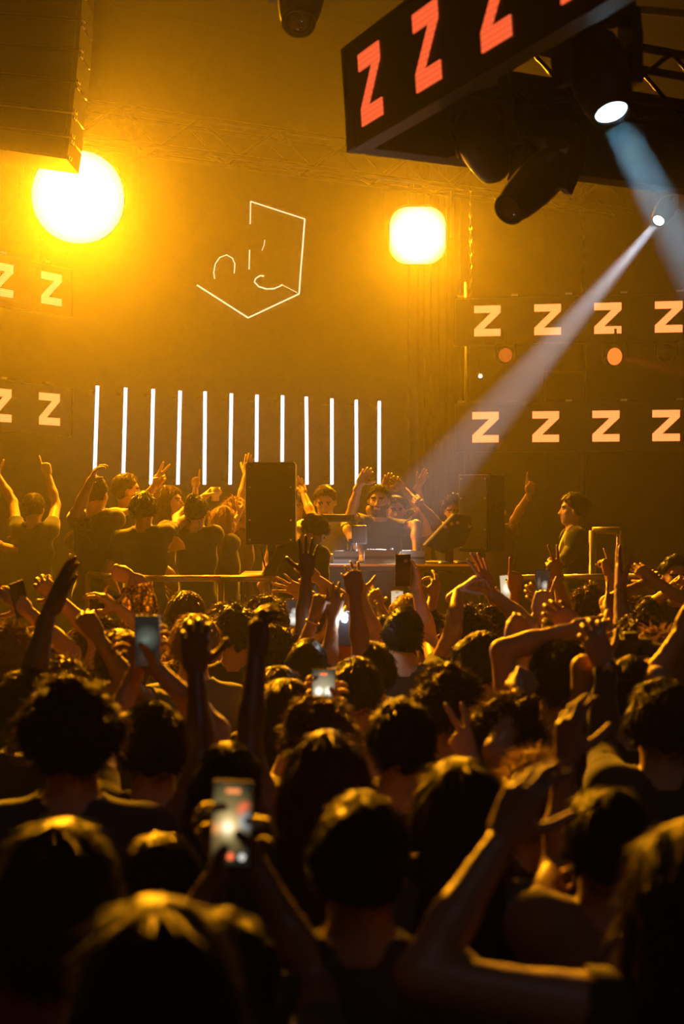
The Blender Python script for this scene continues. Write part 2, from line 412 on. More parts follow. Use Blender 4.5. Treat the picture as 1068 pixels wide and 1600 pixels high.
def z_mesh(w, h, m):
    k = (w, h, m.name)
    if k not in ZME:
        mb = MB(); mb.prism(z_poly(w, h), -.006, .002); me = mb.mesh('letter'); me.materials.append(m); ZME[k] = me
    return ZME[k]
def banner_face(par, name, F, L, H, zs, zw, zh, zm, letters=True):
    """one LED screen strip in frame F (x along, y outward = -normal side, z up): screen, frame rails, letters"""
    mb = MB(); mb.box((0, 0, 0), (L, .06, H)); pan = mb.build(name, M_SCREEN, par, mtx=F)
    mb = MB(); mb.box((-.015, -.008, -.015), (L + .015, .07, 0)); mb.box((-.015, -.008, H), (L + .015, .07, H + .015)); mb.box((-.015, -.008, 0), (0, .07, H)); mb.box((L, -.008, 0), (L + .015, .07, H))
    mb.build('edge_rail', M_METAL, pan)
    for c in zs: child('letter', z_mesh(zw, zh, zm), pan, Matrix.Translation((c, 0, H / 2)))
    return pan
def banner(label, a, b, z0, H, centers):
    a = Vector((a.x, a.y, z0)); b = Vector((b.x, b.y, z0)); e = (b - a).normalized(); n = Vector((-e.y, e.x, 0))
    t = empty('led_banner', a, 0, label, 'led screen', 'lettered banners beside the stage')
    banner_face(t, 'screen_panel', frame(e, n, (0, 0, 1)), (b - a).length, H, centers, .245, .285, M_Z_FAR)
    L = (b - a).length
    for k in range(int(L / .5) + 1):
        mb = MB(); mb.box((-.03, -.005, H + .015), (.03, .05, H + .035)); mb.build('hinge_clip', M_STEEL, t, mtx=frame(e, n, (0, 0, 1), e * min(L - .05, .05 + .5 * k)))
    return t
ra, rb = P(711, 468, 12.05), P(1068, 459, 11.72); re = (rb - ra); re.z = 0; re_l = re.length; rd = re / re_l
def along(x, y):  # metres along the right banner line for a photo column
    a, b = P(x, y, 1.0), P(x, y, 2.0); dv = b - a; n = Vector((-rd.y, rd.x, 0))
    p = a + dv * ((ra - a).dot(n) / dv.dot(n)); return (p - ra).dot(rd)
zr_hi = [along(x, 504) for x in (761, 855, 949, 1044, 1139, 1235)]; zr_lo = [along(x, 668) for x in (758, 852, 946, 1040, 1135, 1231)]
rend = ra + rd * (zr_hi[-1] + .35)
banner('upper lettered screen strip of the far wing, high over the small orange lamp', ra, rend, 4.16 - .42, .42, zr_hi)
banner('lower lettered screen strip of the far wing, behind the man in profile', ra, rend, 3.17 - .43, .43, zr_lo)
la = P(112, 420, 11.70); ld = Vector((-math.cos(R(56)), -math.sin(R(56)), 0)); lend = la + ld * 1.85
def alongl(x, y):
    a, b = P(x, y, 1.0), P(x, y, 2.0); dv = b - a; n = Vector((-ld.y, ld.x, 0))
    p = a + dv * ((lend - a).dot(n) / dv.dot(n)); return (p - lend).dot(-ld)
zl = alongl(80, 452); zl2 = alongl(77, 640)
banner('upper tilted screen strip under the hanging speaker array', lend, la, 4.165 - .21, .42, [zl - 1.13, zl - .565, zl])
banner('lower tilted screen strip above the raised arms of the crowd', lend, la, 3.085 - .21, .42, [zl2 - 1.13, zl2 - .565, zl2])

# overhead ring of four screens with its truss
ring = empty('overhead_screen_ring', (0, 0, 3.685), 0, 'overhead square of lettered screens hanging above the crowd', 'led screen')
c0 = P(547, 233, 5.2); c0.z = 0
e1, e2 = Vector((.42, -.9075, 0)), Vector((.9075, .42, 0)); RL = 3.0; RH = .385; fl = .027
flare = math.atan(fl / RH)
cs = [c0, c0 + e1 * RL, c0 + e1 * RL + e2 * RL, c0 + e2 * RL]
for k in range(4):
    a, b = cs[k], cs[(k + 1) % 4]
    if k in (0, 1, 2, 3): e = (b - a).normalized()
    n_in = Vector((-e.y, e.x, 0)); upv = (Vector((0, 0, 1)) - n_in * (fl / RH)).normalized()
    nn = upv.cross(e)
    if nn.dot(n_in) < 0: nn = -nn
    zz = {0: [.217 + .4565 * i for i in range(6)]}.get(k, [.3 + .4565 * i for i in range(6)])
    banner_face(ring, 'screen_panel', frame(e, nn, upv, a), RL, RH + .002, zz, .180, .28, M_Z_NEAR if k == 0 else M_Z_DOWN)
tr_in = .22
q = [c0 + e1 * tr_in + e2 * tr_in, c0 + e1 * (RL - tr_in) + e2 * tr_in, c0 + e1 * (RL - tr_in) + e2 * (RL - tr_in), c0 + e1 * tr_in + e2 * (RL - tr_in)]
for k in range(4):
    truss('ring', q[k] + Vector((0, 0, .26)), q[(k + 1) % 4] + Vector((0, 0, .26)), .22, None, parent=ring)
for i, pt in enumerate((P(615, 10, 4.75), c0 + e2 * 2.2 + e1 * .3, c0 + e2 * 2.5 + e1 * 2.6)):
    hx, hy = pt.x, pt.y
    t = empty('chain_hoist', (hx, hy, 4.15), 0, ['chain hoist with dark strap above the left corner of the overhead screens', 'chain hoist above the far corner of the overhead screens', 'chain hoist above the near corner of the overhead screens'][i], 'hoist', 'hoists holding the overhead screens')
    mb = MB(); mb.tube((0, 0, .55), (0, 0, CEIL - 4.15), .012, seg=6); mb.build('chain', M_STEEL, t)
    mb = MB(); mb.box((-.06, -.05, .3), (.06, .05, .58), bevel=.02); mb.build('motor', M_METAL, t)
    mb = MB(); mb.prism([(-.055, 0), (-.03, 0), (.0, .30), (.03, 0), (.055, 0), (.02, .34), (-.02, .34)], -.015, .015); mb.build('strap', M_BLACK, t)

# ================================================================== hanging speaker array
AD = 9.3
arr = empty('line_array_speaker', (0, AD, 4.8), 0, 'tall hanging line-array loudspeaker beside the blazing lamp', 'loudspeaker')
edge = [(131, -60), (129, -14), (126, 33), (123, 80), (118, 130), (113, 177), (109, 215), (104, 250)]
org = Vector((0, AD, 4.8))
for i in range(len(edge) - 1):
    a, b = P(*edge[i], AD) - org, P(*edge[i + 1], AD) - org
    ez = (a - b).normalized(); ex = Vector((ez.z, 0, -ez.x)); H = (a - b).length
    F = frame(ex, (0, 1, 0), ez, b)
    mb = MB(); mb.prism([(-.78, .006), (0, .006), (0, H - .006), (-.78, H - .006)], 0, .42); cab = mb.build('cabinet', M_BLACK, arr, mtx=F)
    mb = MB(); mb.box((-.76, -.02, .02), (-.03, .0, H - .02), bevel=.006); mb.build('grille', M_GRILLE, cab)
    for zz in (.015, H - .03):
        mb = MB(); mb.box((.0, .02, zz), (.014, .10, zz + .022), bevel=.003); mb.build('rigging_plate', M_STEEL, cab)
        mb = MB(); mb.tube((.012, .05, zz + .011), (.024, .05, zz + .011), .009, seg=8); mb.build('bolt', M_STEEL, cab)
mb = MB(); mb.box((-2.65, .05, 1.38), (-1.85, .35, 1.44)); mb.build('bumper_frame', M_METAL, arr)
mb = MB(); mb.tube((-2.25, .2, 1.44), (-2.25, .2, CEIL - 4.8), .014, seg=8); mb.build('hoist_chain', M_STEEL, arr)

def cable(name, pts, r, m, label, cat='cable', group=None):
    mb = MB(); mb.path(pts, r, 6); return tag(mb.build(name, m, None, True), label, cat, group)
def sag(a, b, drop, n=10):
    a, b = Vector(a), Vector(b)
    return [a.lerp(b, i / n) - Vector((0, 0, drop * 4 * (i / n) * (1 - i / n))) for i in range(n + 1)]
def chain_at(x, y0, ztop, d, label, y1):
    """hanging suspension chain: real links joined along one line"""
    top = P(x, y0, d); bot = P(x, y1, d); top.z = ztop
    mb = MB(); n = int((top.z - bot.z) / .06)
    for i in range(n):
        z = bot.z + .06 * i; w = .012
        pts = [(math.cos(a) * w, math.sin(a) * .035) for a in [2 * math.pi * k / 8 for k in range(9)]]
        pp = [Vector((top.x + (c if i % 2 else 0), d + (0 if i % 2 else c), z + .03 + s)) for c, s in pts]
        mb.path(pp, .004, 5)
    return tag(mb.build('suspension_chain', M_METAL), label, 'chain', 'suspension chains of the banners')
chain_at(735, 400, CEIL - .01, 12.0, 'steel chain holding the upper far banner by its left end', 470)
chain_at(62, 330, CEIL - .01, 11.4, 'steel chain holding the upper tilted banner under the speaker array', 412)
chain_at(911, 400, CEIL - .01, 11.9, 'steel chain holding the middle of the upper far banner', 463)
# scaffold of the far wing
for x, lab in ((729, 'left upright pole of the far banner scaffold'), (911, 'middle upright pole of the far banner scaffold'), (1075, 'outer upright pole of the far banner scaffold')):
    p = P(x, 600, 12.25); mb = MB(); mb.tube((p.x, p.y, STAGE_Z if p.y < 11.9 else 0), (p.x, p.y, 4.35), .025, seg=12)
    o = mb.build('scaffold_pole', M_METAL, None, True); tag(o, lab, 'pole', 'scaffold poles of the far wing')
def ceiling_pipe():
    mb = MB(); mb.tube(P(780, -6, 6.2), P(1200, 34, 6.6), .02, seg=10); o = mb.build('ceiling_pipe', M_METAL, None, True); tag(o, 'thin pipe running under the ceiling above the overhead moving head', 'pipe')
ceiling_pipe()
def par_can(p, aim, m, label, s=.09, group='small lamps between the far banners'):
    t = empty('par_lamp', p, 0, label, 'stage light', group); F = lathe_frame((0, 0, 0), aim)
    mb = MB(); mb.lathe([(.02, -.16), (s * .8, -.13), (s, -.02), (s * 1.05, 0), (s * .95, 0), (s * .9, -.02), (.001, -.02)], seg=20); mb.build('can', M_PLASTIC, t, True, F)
    mb = MB(); mb.lathe([(.001, -.015), (s * .88, -.015), (s * .5, .004), (.001, .008)], seg=20); mb.build('lens', m, t, True, F)
    mb = MB(); mb.box((-s * 1.25, -.02, -.02), (-s * 1.1, .02, s * 1.5)); mb.box((s * 1.1, -.02, -.02), (s * 1.25, .02, s * 1.5)); mb.box((-s * 1.25, -.02, s * 1.4), (s * 1.25, .02, s * 1.52)); mb.build('yoke', M_METAL, t)
    mb = MB(); mb.tube((0, 0, s * 1.5), (0, 0, s * 1.5 + .12), .012, seg=8); mb.build('clamp', M_METAL, t)
    return t
pc = P(961, 557, 11.75)
par_can(pc, (.35, -1, -.12), emit_mat('lens_orange', (1, .20, .03), 1.2), 'lit orange lamp between the two far banners')
spot('beam_red', pc + Vector((.03, -.06, -.01)), P(1120, 596, 11.0), 1500, (1, .12, .03), 12, .5, .03)
par_can(P(790, 555, 11.9), (.2, -1, -.1), emit_mat('lens_red_dim', (1, .16, .03), .35), 'dim red lamp between the two far banners', .075)
par_can(P(1040, 553, 11.8), (-.1, -1, -.3), M_LENS, 'unlit lamp between the far banners near the picture edge', .085)
par_can(P(750, 588, 11.9), (-.1, -1, -.2), emit_mat('lens_white_spark', (1, .9, .7), 2.0), 'tiny white lamp at the left end of the far scaffold', .022)
t = empty('subwoofer_cabinet', P(876, 634, 12.4), 0, 'dark cabinet on a shelf between the far banners beside the middle pole', 'loudspeaker')
t.location.z = 3.2
mb = MB(); mb.box((-.2, -.2, 0), (.19, .2, .30), bevel=.01); mb.build('body', mat('dark_brown_ply', (.05, .035, .025), .6), t); mb = MB(); mb.box((-.18, -.215, .02), (.17, -.2, .28), bevel=.004); mb.build('grille', M_GRILLE, t)
mb = MB(); mb.box((-.6, -.2, -.035), (.7, .22, 0)); mb.build('shelf', M_METAL, t)

# ================================================================== back wall: neon logo and light tubes
M_NEON = emit_mat('neon_white', (1.0, .72, .45), 1.3)
neon = empty('neon_logo_sign', wall_pt(390, 420, .06), 0, 'unfinished hexagon logo of thin glowing lines with a face-like mark', 'neon sign')
def zpx(pts): return [(290 + a * 210 / 1068, 300 + b * 210 / 1068) for a, b in pts]
for pts, r in (([(515, 75), (512, 255)], .008), ([(515, 75), (945, 215)], .010), ([(945, 215), (930, 420), (915, 600), (900, 810)], .012), ([(900, 810), (495, 1000)], .012), ([(495, 1000), (90, 740)], .012),
              ([(507, 460), (503, 615)], .008), ([(230, 690), (222, 640), (235, 570), (270, 520), (325, 500), (370, 525), (390, 570), (385, 645)], .008), ([(628, 380), (622, 425), (605, 465)], .005),
              ([(620, 668), (590, 665), (555, 688), (545, 715), (580, 752), (640, 770), (700, 768), (745, 750), (765, 738)], .011), ([(765, 738), (885, 800)], .004)):
    q3 = [wall_pt(a, b, .06) - neon.location for a, b in zpx(pts)]
    mb = MB(); mb.path(q3, r * .62, 6); mb.build('neon_line', M_NEON, neon, True)
mb = MB()
for px in ((391, 330), (470, 400), (389, 496), (320, 453), (389, 405), (345, 400), (420, 450)):
    a, b = wall_pt(*px, .06) - neon.location, wall_pt(*px, 0) - neon.location; mb.tube(a, b, .004, seg=5)
mb.build('wall_standoff', M_METAL, neon)
M_TUBE = led_mat('led_tube_white', (0.86, 0.84, 1.0), 2.6, .022)
tubes = [(152, 147, 603), (196, 192, 606), (239, 235.5, 608), (281, 277.5, 611), (320, 319, 612), (361, 359, 615), (401, 400, 617), (441, 440, 618), (478, 479, 620), (518, 518, 623), (556, 556.5, 625), (592, 591.5, 627)]
ordn = ['leftmost', 'second', 'third', 'fourth', 'fifth', 'sixth', 'seventh', 'eighth', 'ninth', 'tenth', 'eleventh', 'rightmost']
for i, (xt, xb, yt) in enumerate(tubes):
    a, b = wall_pt(xt, yt, .16), wall_pt(xb, 757, .16); ez = (a - b).normalized(); L = (a - b).length
    t = empty('led_light_tube', b, 0, f'{ordn[i]} of the twelve upright white light tubes on the back wall' if i in (0, 11) else f'{ordn[i]} white light tube from the left in the row of twelve', 'light tube', 'row of white light tubes')
    ey = Vector((-WNRM.x, -WNRM.y, 0)); ey = (ey - ez * ey.dot(ez)).normalized(); F = frame(ey.cross(ez), ey, ez)
    mb = MB(); mb.box((-.017, .004, -.02), (.017, .03, L + .02)); mb.build('housing', M_METAL, t, mtx=F)
    mb = MB(); mb.prism([(-.014, 0), (.014, 0), (.014, L), (-.014, L)], -.012, .004); mb.build('diffuser', M_TUBE, t, mtx=F)
    mb = MB(); mb.box((-.02, .03, L - .06), (.02, .155, L - .03)); mb.build('wall_bracket', M_METAL, t, mtx=F); mb = MB(); mb.box((-.02, .03, .04), (.02, .155, .07)); mb.build('wall_bracket', M_METAL, t, mtx=F)

# ================================================================== stage furniture
RAILM = mat('worn_yellow_rail', (.42, .33, .18), .35, .5, noise=.3, scale=20)
def rail(name, pts, r, posts, label, d_floor=STAGE_Z, group='stage railings'):
    pts = [Vector(p) for p in pts]
    t = empty(name, (pts[0].x, pts[0].y, d_floor), 0, label, 'railing', group); o = t.location
    for a, b in zip(pts, pts[1:]):
        mb = MB(); mb.tube(a - o, b - o, r, seg=12); mb.build('top_rail', RAILM, t, True)
        la_, lb_ = a.copy(), b.copy(); la_.z -= .5; lb_.z -= .5
        mb = MB(); mb.tube(la_ - o, lb_ - o, r * .8, seg=10); mb.build('mid_rail', RAILM, t, True)
    for p in posts:
        p = Vector(p); mb = MB(); mb.tube((p.x - o.x, p.y - o.y, 0), (p.x - o.x, p.y - o.y, p.z - o.z), r, seg=12); mb.box((p.x - o.x - .06, p.y - o.y - .06, 0), (p.x - o.x + .06, p.y - o.y + .06, .01)); mb.build('post', RAILM, t, True)
    return t
RD = 8.50
rail('stage_railing', [P(140, 897, 8.9), P(197, 904, RD), P(345, 904, RD), P(432, 904, RD)], .022, [P(137, 897, 8.9), P(197, 904, RD), P(345, 904, RD), P(430, 904, RD)], 'pipe railing in front of the dancers on the left of the stage')
rail('stage_railing', [P(792, 903, RD), P(880, 902, RD), P(962, 901, RD), P(1130, 901, RD)], .02, [P(794, 903, RD), P(962, 901, RD), P(1128, 901, RD)], 'pipe railing in front of the man in profile')
t = rail('stair_handrail', [P(925, 829, 9.7), P(968, 829, 9.7)], .028, [P(968, 829, 9.7), P(925, 829, 9.7)], 'tall bent handrail behind the man in profile')
# DJ booth
BD = 9.0
bt = P(487, 882, BD); bx0, bx1 = bt.x, P(748, 882, BD).x; bz = bt.z
booth = empty('dj_booth', ((bx0 + bx1) / 2, BD, STAGE_Z), 0, 'long black performance desk in the middle of the stage', 'desk')
hw = (bx1 - bx0) / 2; bh = bz - STAGE_Z
mb = MB(); mb.box((-hw, 0, bh - .05), (hw, .62, bh), bevel=.006); mb.build('desk_top', mat('desk_top_black', (.05, .045, .04), .35, noise=.3), booth)
for k in range(3):
    mb = MB(); mb.box((-hw + .01 + (2 * hw - .02) / 3 * k + .004, .02, .02), (-hw + .01 + (2 * hw - .02) / 3 * (k + 1) - .004, .06, bh - .055), bevel=.005); mb.build('front_panel', M_STAGE, booth)
for sx in (-1, 1):
    mb = MB(); mb.box((sx * hw - (.04 if sx > 0 else 0), .06, 0), (sx * hw + (0 if sx > 0 else .04), .6, bh - .05)); mb.build('side_panel', M_STAGE, booth)
mb = MB(); mb.box((-hw, -.006, bh - .012), (hw, 0.0, bh + .002)); mb.build('edge_trim', mat('brass_trim', (.6, .45, .2), .3, .8), booth)
side = empty('side_table', (P(405, 900, 8.95).x, 8.95, STAGE_Z), 0, 'low dark side table under the loudspeaker beside the desk', 'table')
sz = P(405, 898, 8.95).z - STAGE_Z
mb = MB(); mb.box((-.14, 0, sz - .04), (.36, .5, sz), bevel=.005); mb.build('table_top', RAILM, side)
for sx in (-.12, .34):
    for sy in (.03, .47):
        mb = MB(); mb.tube((sx, sy, 0), (sx, sy, sz - .04), .015); mb.build('leg', M_METAL, side)
def deck_player(x0, x1, y, d, label, tilt=18, colr=(.20, .19, .18)):
    """media player: wedge body, jog wheel, display, pads, knobs"""
    a, b = P(x0, y, d), P(x1, y, d); w = b.x - a.x
    t = empty('media_player', ((a.x + b.x) / 2, d, bz), 0, label, 'dj player', 'players on the desk'); h = max(.09, (P(x0, y, d).z - bz))
    mb = MB(); mb.prism([(0, 0), (.36, 0), (.36, h * .5), (0, h)], -w / 2, w / 2); body = mb.build('body', mat('player_grey', colr, .4, .3), t, mtx=frame((0, 1, 0), (-1, 0, 0), (0, 0, 1)))
    sl = math.atan2(h * .5, .36); F = Matrix.Translation((0, .18, h * .75)) @ Matrix.Rotation(-sl, 4, 'X')
    mb = MB(); mb.lathe([(w * .30, 0), (w * .30, .012), (w * .26, .018), (.001, .018)], seg=28); mb.build('jog_wheel', M_PLASTIC, t, True, F)
    mb = MB(); mb.box((-w * .35, .11, 0), (w * .35, .165, .008)); mb.build('display', M_PLASTIC, t, mtx=F)
    mb = MB(); mb.box((-w * .48, -.004, h * .35), (w * .48, 0, h * .55)); mb.build('rear_slot', M_PLASTIC, t)
    for k in range(4):
        mb = MB(); mb.box((-w * .42 + k * w * .09, -.16, 0), (-w * .42 + k * w * .09 + w * .06, -.13, .008), bevel=.002); mb.build('pad', M_STEEL, t, mtx=F)
        mb = MB(); mb.tube((w * .40, -.12 + .06 * k, 0), (w * .40, -.12 + .06 * k, .018), .010, seg=12); mb.build('knob', M_PLASTIC, t, mtx=F)
    return t
deck_player(569, 617, 859, 9.02, 'pale grey media player standing on the desk in the beam')
deck_player(520, 560, 872, 9.10, 'dark media player on the desk below the man in the white shirt', colr=(.06, .06, .06))
deck_player(625, 664, 873, 9.12, 'dark media player on the desk before the bearded performer', colr=(.05, .05, .05))
for x0, x1, y0, d, lab in ((490, 503, 863, 9.25, 'small pale carton at the near end of the desk'), (507, 531, 866, 9.2, 'low pale carton beside the tall one at the desk end')):
    a, b = P(x0, y0, d), P(x1, y0, d); mb = MB(); mb.box((a.x, d, bz), (b.x, d + .12, a.z), bevel=.004); mb.box((a.x + .01, d - .002, (a.z + bz) / 2), (b.x - .01, d, (a.z + bz) / 2 + .01))
    tag(mb.build('carton', mat('pale_card', (.55, .50, .40), .7)), lab, 'box', 'cartons on the desk')
for x, lab in ((692, 'low desk lamp base glinting at the far end of the desk'), (718, 'small glinting puck at the very end of the desk')):
    p = P(x, 880, 9.1); mb = MB(); mb.lathe([(.04, 0), (.045, .006), (.03, .018), (.012, .022), (.001, .024)], Matrix.Translation((p.x, p.y, bz)), 18); tag(mb.build('desk_puck', M_STEEL, None, True), lab, 'puck', 'pucks on the desk')

def pa_speaker(cx, y0, y1, d, w, dep, rz, label, yfoot):
    """speaker cabinet on a pole: body, grille, handles, painted lit top edge, pole, tripod legs"""
    top, bot = P(cx, y0, d).z, P(cx, y1, d).z; X = P(cx, (y0 + y1) / 2, d).x; h = top - bot
    t = empty('loudspeaker_on_stand', (X, d, STAGE_Z), rz, label, 'loudspeaker', 'loudspeakers on stands'); z0 = bot - STAGE_Z
    mb = MB(); mb.box((-w / 2, -dep / 2, z0), (w / 2, dep / 2, z0 + h), bevel=.012); body = mb.build('cabinet', M_BLACK, t)
    mb = MB(); mb.box((-w / 2 + .015, -dep / 2 - .008, z0 + .02), (w / 2 - .015, -dep / 2 + .002, z0 + h - .02), bevel=.004); mb.build('grille', M_GRILLE, body)
    mb = MB(); mb.box((-w / 2 + .01, -dep / 2, z0 + h), (w / 2 - .01, dep / 2 - .02, z0 + h + .006)); mb.build('lit_top_edge', RAILM, body)  # yellow plate puts the lit upper edge into the colour
    for sx in (-1, 1):
        mb = MB(); mb.box((sx * w / 2 - .006, -.06, z0 + h * .55), (sx * w / 2 + .006, .06, z0 + h * .66), bevel=.004); mb.build('handle', M_METAL, body)
        for zz in (.06, .3, .7, .95):
            mb = MB(); mb.tube((sx * (w / 2 - .03), -dep / 2 - .012, z0 + h * zz), (sx * (w / 2 - .03), -dep / 2 - .004, z0 + h * zz), .007, seg=8); mb.build('screw', M_STEEL, body)
    mb = MB(); mb.tube((0, 0, .02), (0, 0, z0 + .02), .022, seg=12); mb.tube((0, 0, z0 - .05), (0, 0, z0 + .02), .03, seg=12); mb.build('pole', M_METAL, t, True)
    for k in range(3):
        a = R(90 + 120 * k); mb = MB(); mb.tube((0, 0, .45), (math.cos(a) * .42, math.sin(a) * .42, .012), .012, seg=8); mb.build('leg', M_METAL, t, True)
    return t
pa_speaker(424, 724, 850, 8.75, .335, .30, 0, 'dark loudspeaker on a pole in front of the dancers', 898)
pa_speaker(752, 743, 862, 9.75, .26, .28, R(-32), 'dark loudspeaker on a pole to the far side of the desk', 880)
sw = P(412, 855, 8.75); cable('speaker_cable', sag((sw.x - .02, 8.75, sw.z), (sw.x + .06, 8.82, P(412, 898, 8.82).z + .01), .08), .006, M_PLASTIC, 'black cable looping down behind the loudspeaker pole')
# tilted monitor wedge on a pole
wd = 9.35
t = empty('stage_monitor', (P(702, 860, wd).x, wd, STAGE_Z), 0, 'black stage monitor tilted on a pole at the far end of the desk', 'loudspeaker')
o = t.location
poly = [P(x, y, wd) - o for x, y in ((662, 852), (708, 803), (733, 806), (735, 826), (722, 851), (690, 864))]
mb = MB(); mb.prism([(p.x, p.z) for p in poly], -.10, .16); mb.build('cabinet', M_BLACK, t)
mb = MB(); mb.path([p + Vector((0, -.105, 0)) for p in (poly[0], poly[1])], .008, 6); mb.build('edge_strip', M_STEEL, t)
for x, y in ((693, 822), (703, 818), (712, 816), (731, 822)):
    p = P(x, y, wd) - o; mb = MB(); mb.tube((p.x, -.12, p.z), (p.x, -.10, p.z), .012, seg=10); mb.build('connector', M_STEEL, t)
mb = MB(); mb.tube((0, .03, 0), (0, .03, P(700, 858, wd).z - STAGE_Z), .03, seg=12); mb.build('pole', M_METAL, t, True)
mb = MB(); mb.lathe([(.2, 0), (.2, .015), (.03, .03), (.001, .03)], seg=20); mb.build('foot', M_METAL, t, True)
# rear of a screen on a stand with its cables, before the man in white
md = 9.30
t = empty('monitor_screen_stand', (P(548, 880, md).x, md, bz), 0, 'flat dark screen folded level on a desk stand with cables dangling', 'monitor'); o = t.location
mb = MB(); q0 = P(526, 808, md) - o; mb.box((q0.x - .135, -.06, q0.z - .02), (q0.x + .13, .10, q0.z + .02), bevel=.006); mb.build('screen_back', M_PLASTIC, t)
mb = MB(); mb.box((q0.x - .12, -.075, q0.z - .035), (q0.x + .14, -.055, q0.z - .015), bevel=.004); mb.build('top_bar', M_METAL, t)
mb = MB(); mb.path([(q0.x + .1, .02, q0.z - .02), (P(566, 830, md).x - o.x, .02, P(566, 830, md).z - o.z)], .012, 8); mb.build('hinge_arm', M_METAL, t)
mb = MB(); q1 = P(560, 842, md) - o; mb.box((q1.x - .05, -.05, q1.z - .04), (q1.x + .06, .03, q1.z + .10), bevel=.012); mb.build('control_box', M_METAL, t)
mb = MB(); mb.tube((0, .02, 0), (0, .02, q1.z), .018, seg=10); mb.lathe([(.11, 0), (.11, .012), (.02, .02), (.001, .02)], seg=18); mb.build('stand', M_METAL, t)
for k, (xa, xb) in enumerate(((544, 548), (550, 543), (556, 553))):
    a = P(xa, 848, md - .06) - o; b = P(xb, 881, md - .08) - o; mb = MB(); mb.path(sag(a, b, .0, 4) if k else [a, (a + b) / 2 + Vector((.02, 0, 0)), b], .005, 6); mb.build('cable', M_PLASTIC, t, True)

for n_ in ('neon_white', 'led_tube_white', 'lens_lit_white', 'lens_lit_pale', 'lens_orange', 'lens_red_dim', 'lens_white_spark', 'blinder_glare', 'fill_lamp_glow', 'led_letter_orange'):
    if n_ in MATS: MATS[n_].cycles.emission_sampling = 'NONE'

# ================================================================== people: implicit surfaces meshed with surface nets
def surface_nets(Fv, xs, ys, zs):
    s = Fv < 0
    cnt = sum(s[i:s.shape[0] - 1 + i, j:s.shape[1] - 1 + j, k:s.shape[2] - 1 + k].astype(np.int8) for i in (0, 1) for j in (0, 1) for k in (0, 1))
    I, J, K = np.nonzero((cnt > 0) & (cnt < 8))
    n = len(I)
    idx = np.full(cnt.shape, -1, np.int32); idx[I, J, K] = np.arange(n)
    acc = np.zeros((n, 3)); num = np.zeros(n)
    corner = [(i, j, k) for i in (0, 1) for j in (0, 1) for k in (0, 1)]
    for a in corner:
        for ax in range(3):
            if a[ax]: continue
            b = list(a); b[ax] = 1
            fa = Fv[I + a[0], J + a[1], K + a[2]]; fb = Fv[I + b[0], J + b[1], K + b[2]]
            m = (fa < 0) != (fb < 0)
            t = np.where(m, fa / np.where(m, fa - fb, 1), 0)
            pa = np.stack((xs[I + a[0]], ys[J + a[1]], zs[K + a[2]]), 1); pb = np.stack((xs[I + b[0]], ys[J + b[1]], zs[K + b[2]]), 1)
            acc += np.where(m[:, None], pa + t[:, None] * (pb - pa), 0); num += m
    V = acc / num[:, None]
    quads = []
    sx = s[:-1] != s[1:]; i, j, k = np.nonzero(sx[:, 1:-1, 1:-1]); j += 1; k += 1
    q = np.stack((idx[i, j - 1, k - 1], idx[i, j, k - 1], idx[i, j, k], idx[i, j - 1, k]), 1); fl = s[i, j, k]; q[~fl] = q[~fl][:, ::-1]; quads.append(q)
    sy = s[:, :-1] != s[:, 1:]; i, j, k = np.nonzero(sy[1:-1, :, 1:-1]); i += 1; k += 1
    q = np.stack((idx[i - 1, j, k - 1], idx[i - 1, j, k], idx[i, j, k], idx[i, j, k - 1]), 1); fl = s[i, j, k]; q[~fl] = q[~fl][:, ::-1]; quads.append(q)
    sz = s[:, :, :-1] != s[:, :, 1:]; i, j, k = np.nonzero(sz[1:-1, 1:-1, :]); i += 1; j += 1
    q = np.stack((idx[i - 1, j - 1, k], idx[i, j - 1, k], idx[i, j, k], idx[i - 1, j, k]), 1); fl = s[i, j, k]; q[~fl] = q[~fl][:, ::-1]; quads.append(q)
    return V, np.concatenate(quads)
A3 = lambda v: np.array(v, float)
class Cone:      # capsule with two radii
    def __init__(s, a, b, r1, r2): s.a, s.b, s.r1, s.r2 = A3(a), A3(b), r1, r2
    def bounds(s):
        lo = np.minimum(s.a - s.r1, s.b - s.r2); hi = np.maximum(s.a + s.r1, s.b + s.r2); return lo, hi
    def param(s, X, Y, Z):
        ab = s.b - s.a; return np.clip(((X - s.a[0]) * ab[0] + (Y - s.a[1]) * ab[1] + (Z - s.a[2]) * ab[2]) / max(ab @ ab, 1e-9), 0, 1)
    def dist(s, X, Y, Z):
        t = s.param(X, Y, Z); ab = s.b - s.a
        return np.sqrt((X - s.a[0] - t * ab[0]) ** 2 + (Y - s.a[1] - t * ab[1]) ** 2 + (Z - s.a[2] - t * ab[2]) ** 2) - (s.r1 + t * (s.r2 - s.r1))
class Ell:       # ellipsoid with a rotation
    def __init__(s, c, r, M=None): s.c, s.r, s.M = A3(c), A3(r), (np.eye(3) if M is None else np.array(M, float))
    def bounds(s):
        e = np.sqrt(((s.M * s.r) ** 2).sum(1)); return s.c - e, s.c + e
    def param(s, X, Y, Z): return np.zeros(np.broadcast(X, Y, Z).shape)
    def dist(s, X, Y, Z):
        dx, dy, dz = X - s.c[0], Y - s.c[1], Z - s.c[2]
        q = [(s.M[0, i] * dx + s.M[1, i] * dy + s.M[2, i] * dz) / s.r[i] for i in range(3)]
        k0 = np.sqrt(q[0] ** 2 + q[1] ** 2 + q[2] ** 2); k1 = np.sqrt((q[0] / s.r[0]) ** 2 + (q[1] / s.r[1]) ** 2 + (q[2] / s.r[2]) ** 2)
        return k0 * (k0 - 1) / np.maximum(k1, 1e-6)
def smin(a, b, k):
    h = np.maximum(k - np.abs(a - b), 0) / k
    return np.minimum(a, b) - h * h * k * .25
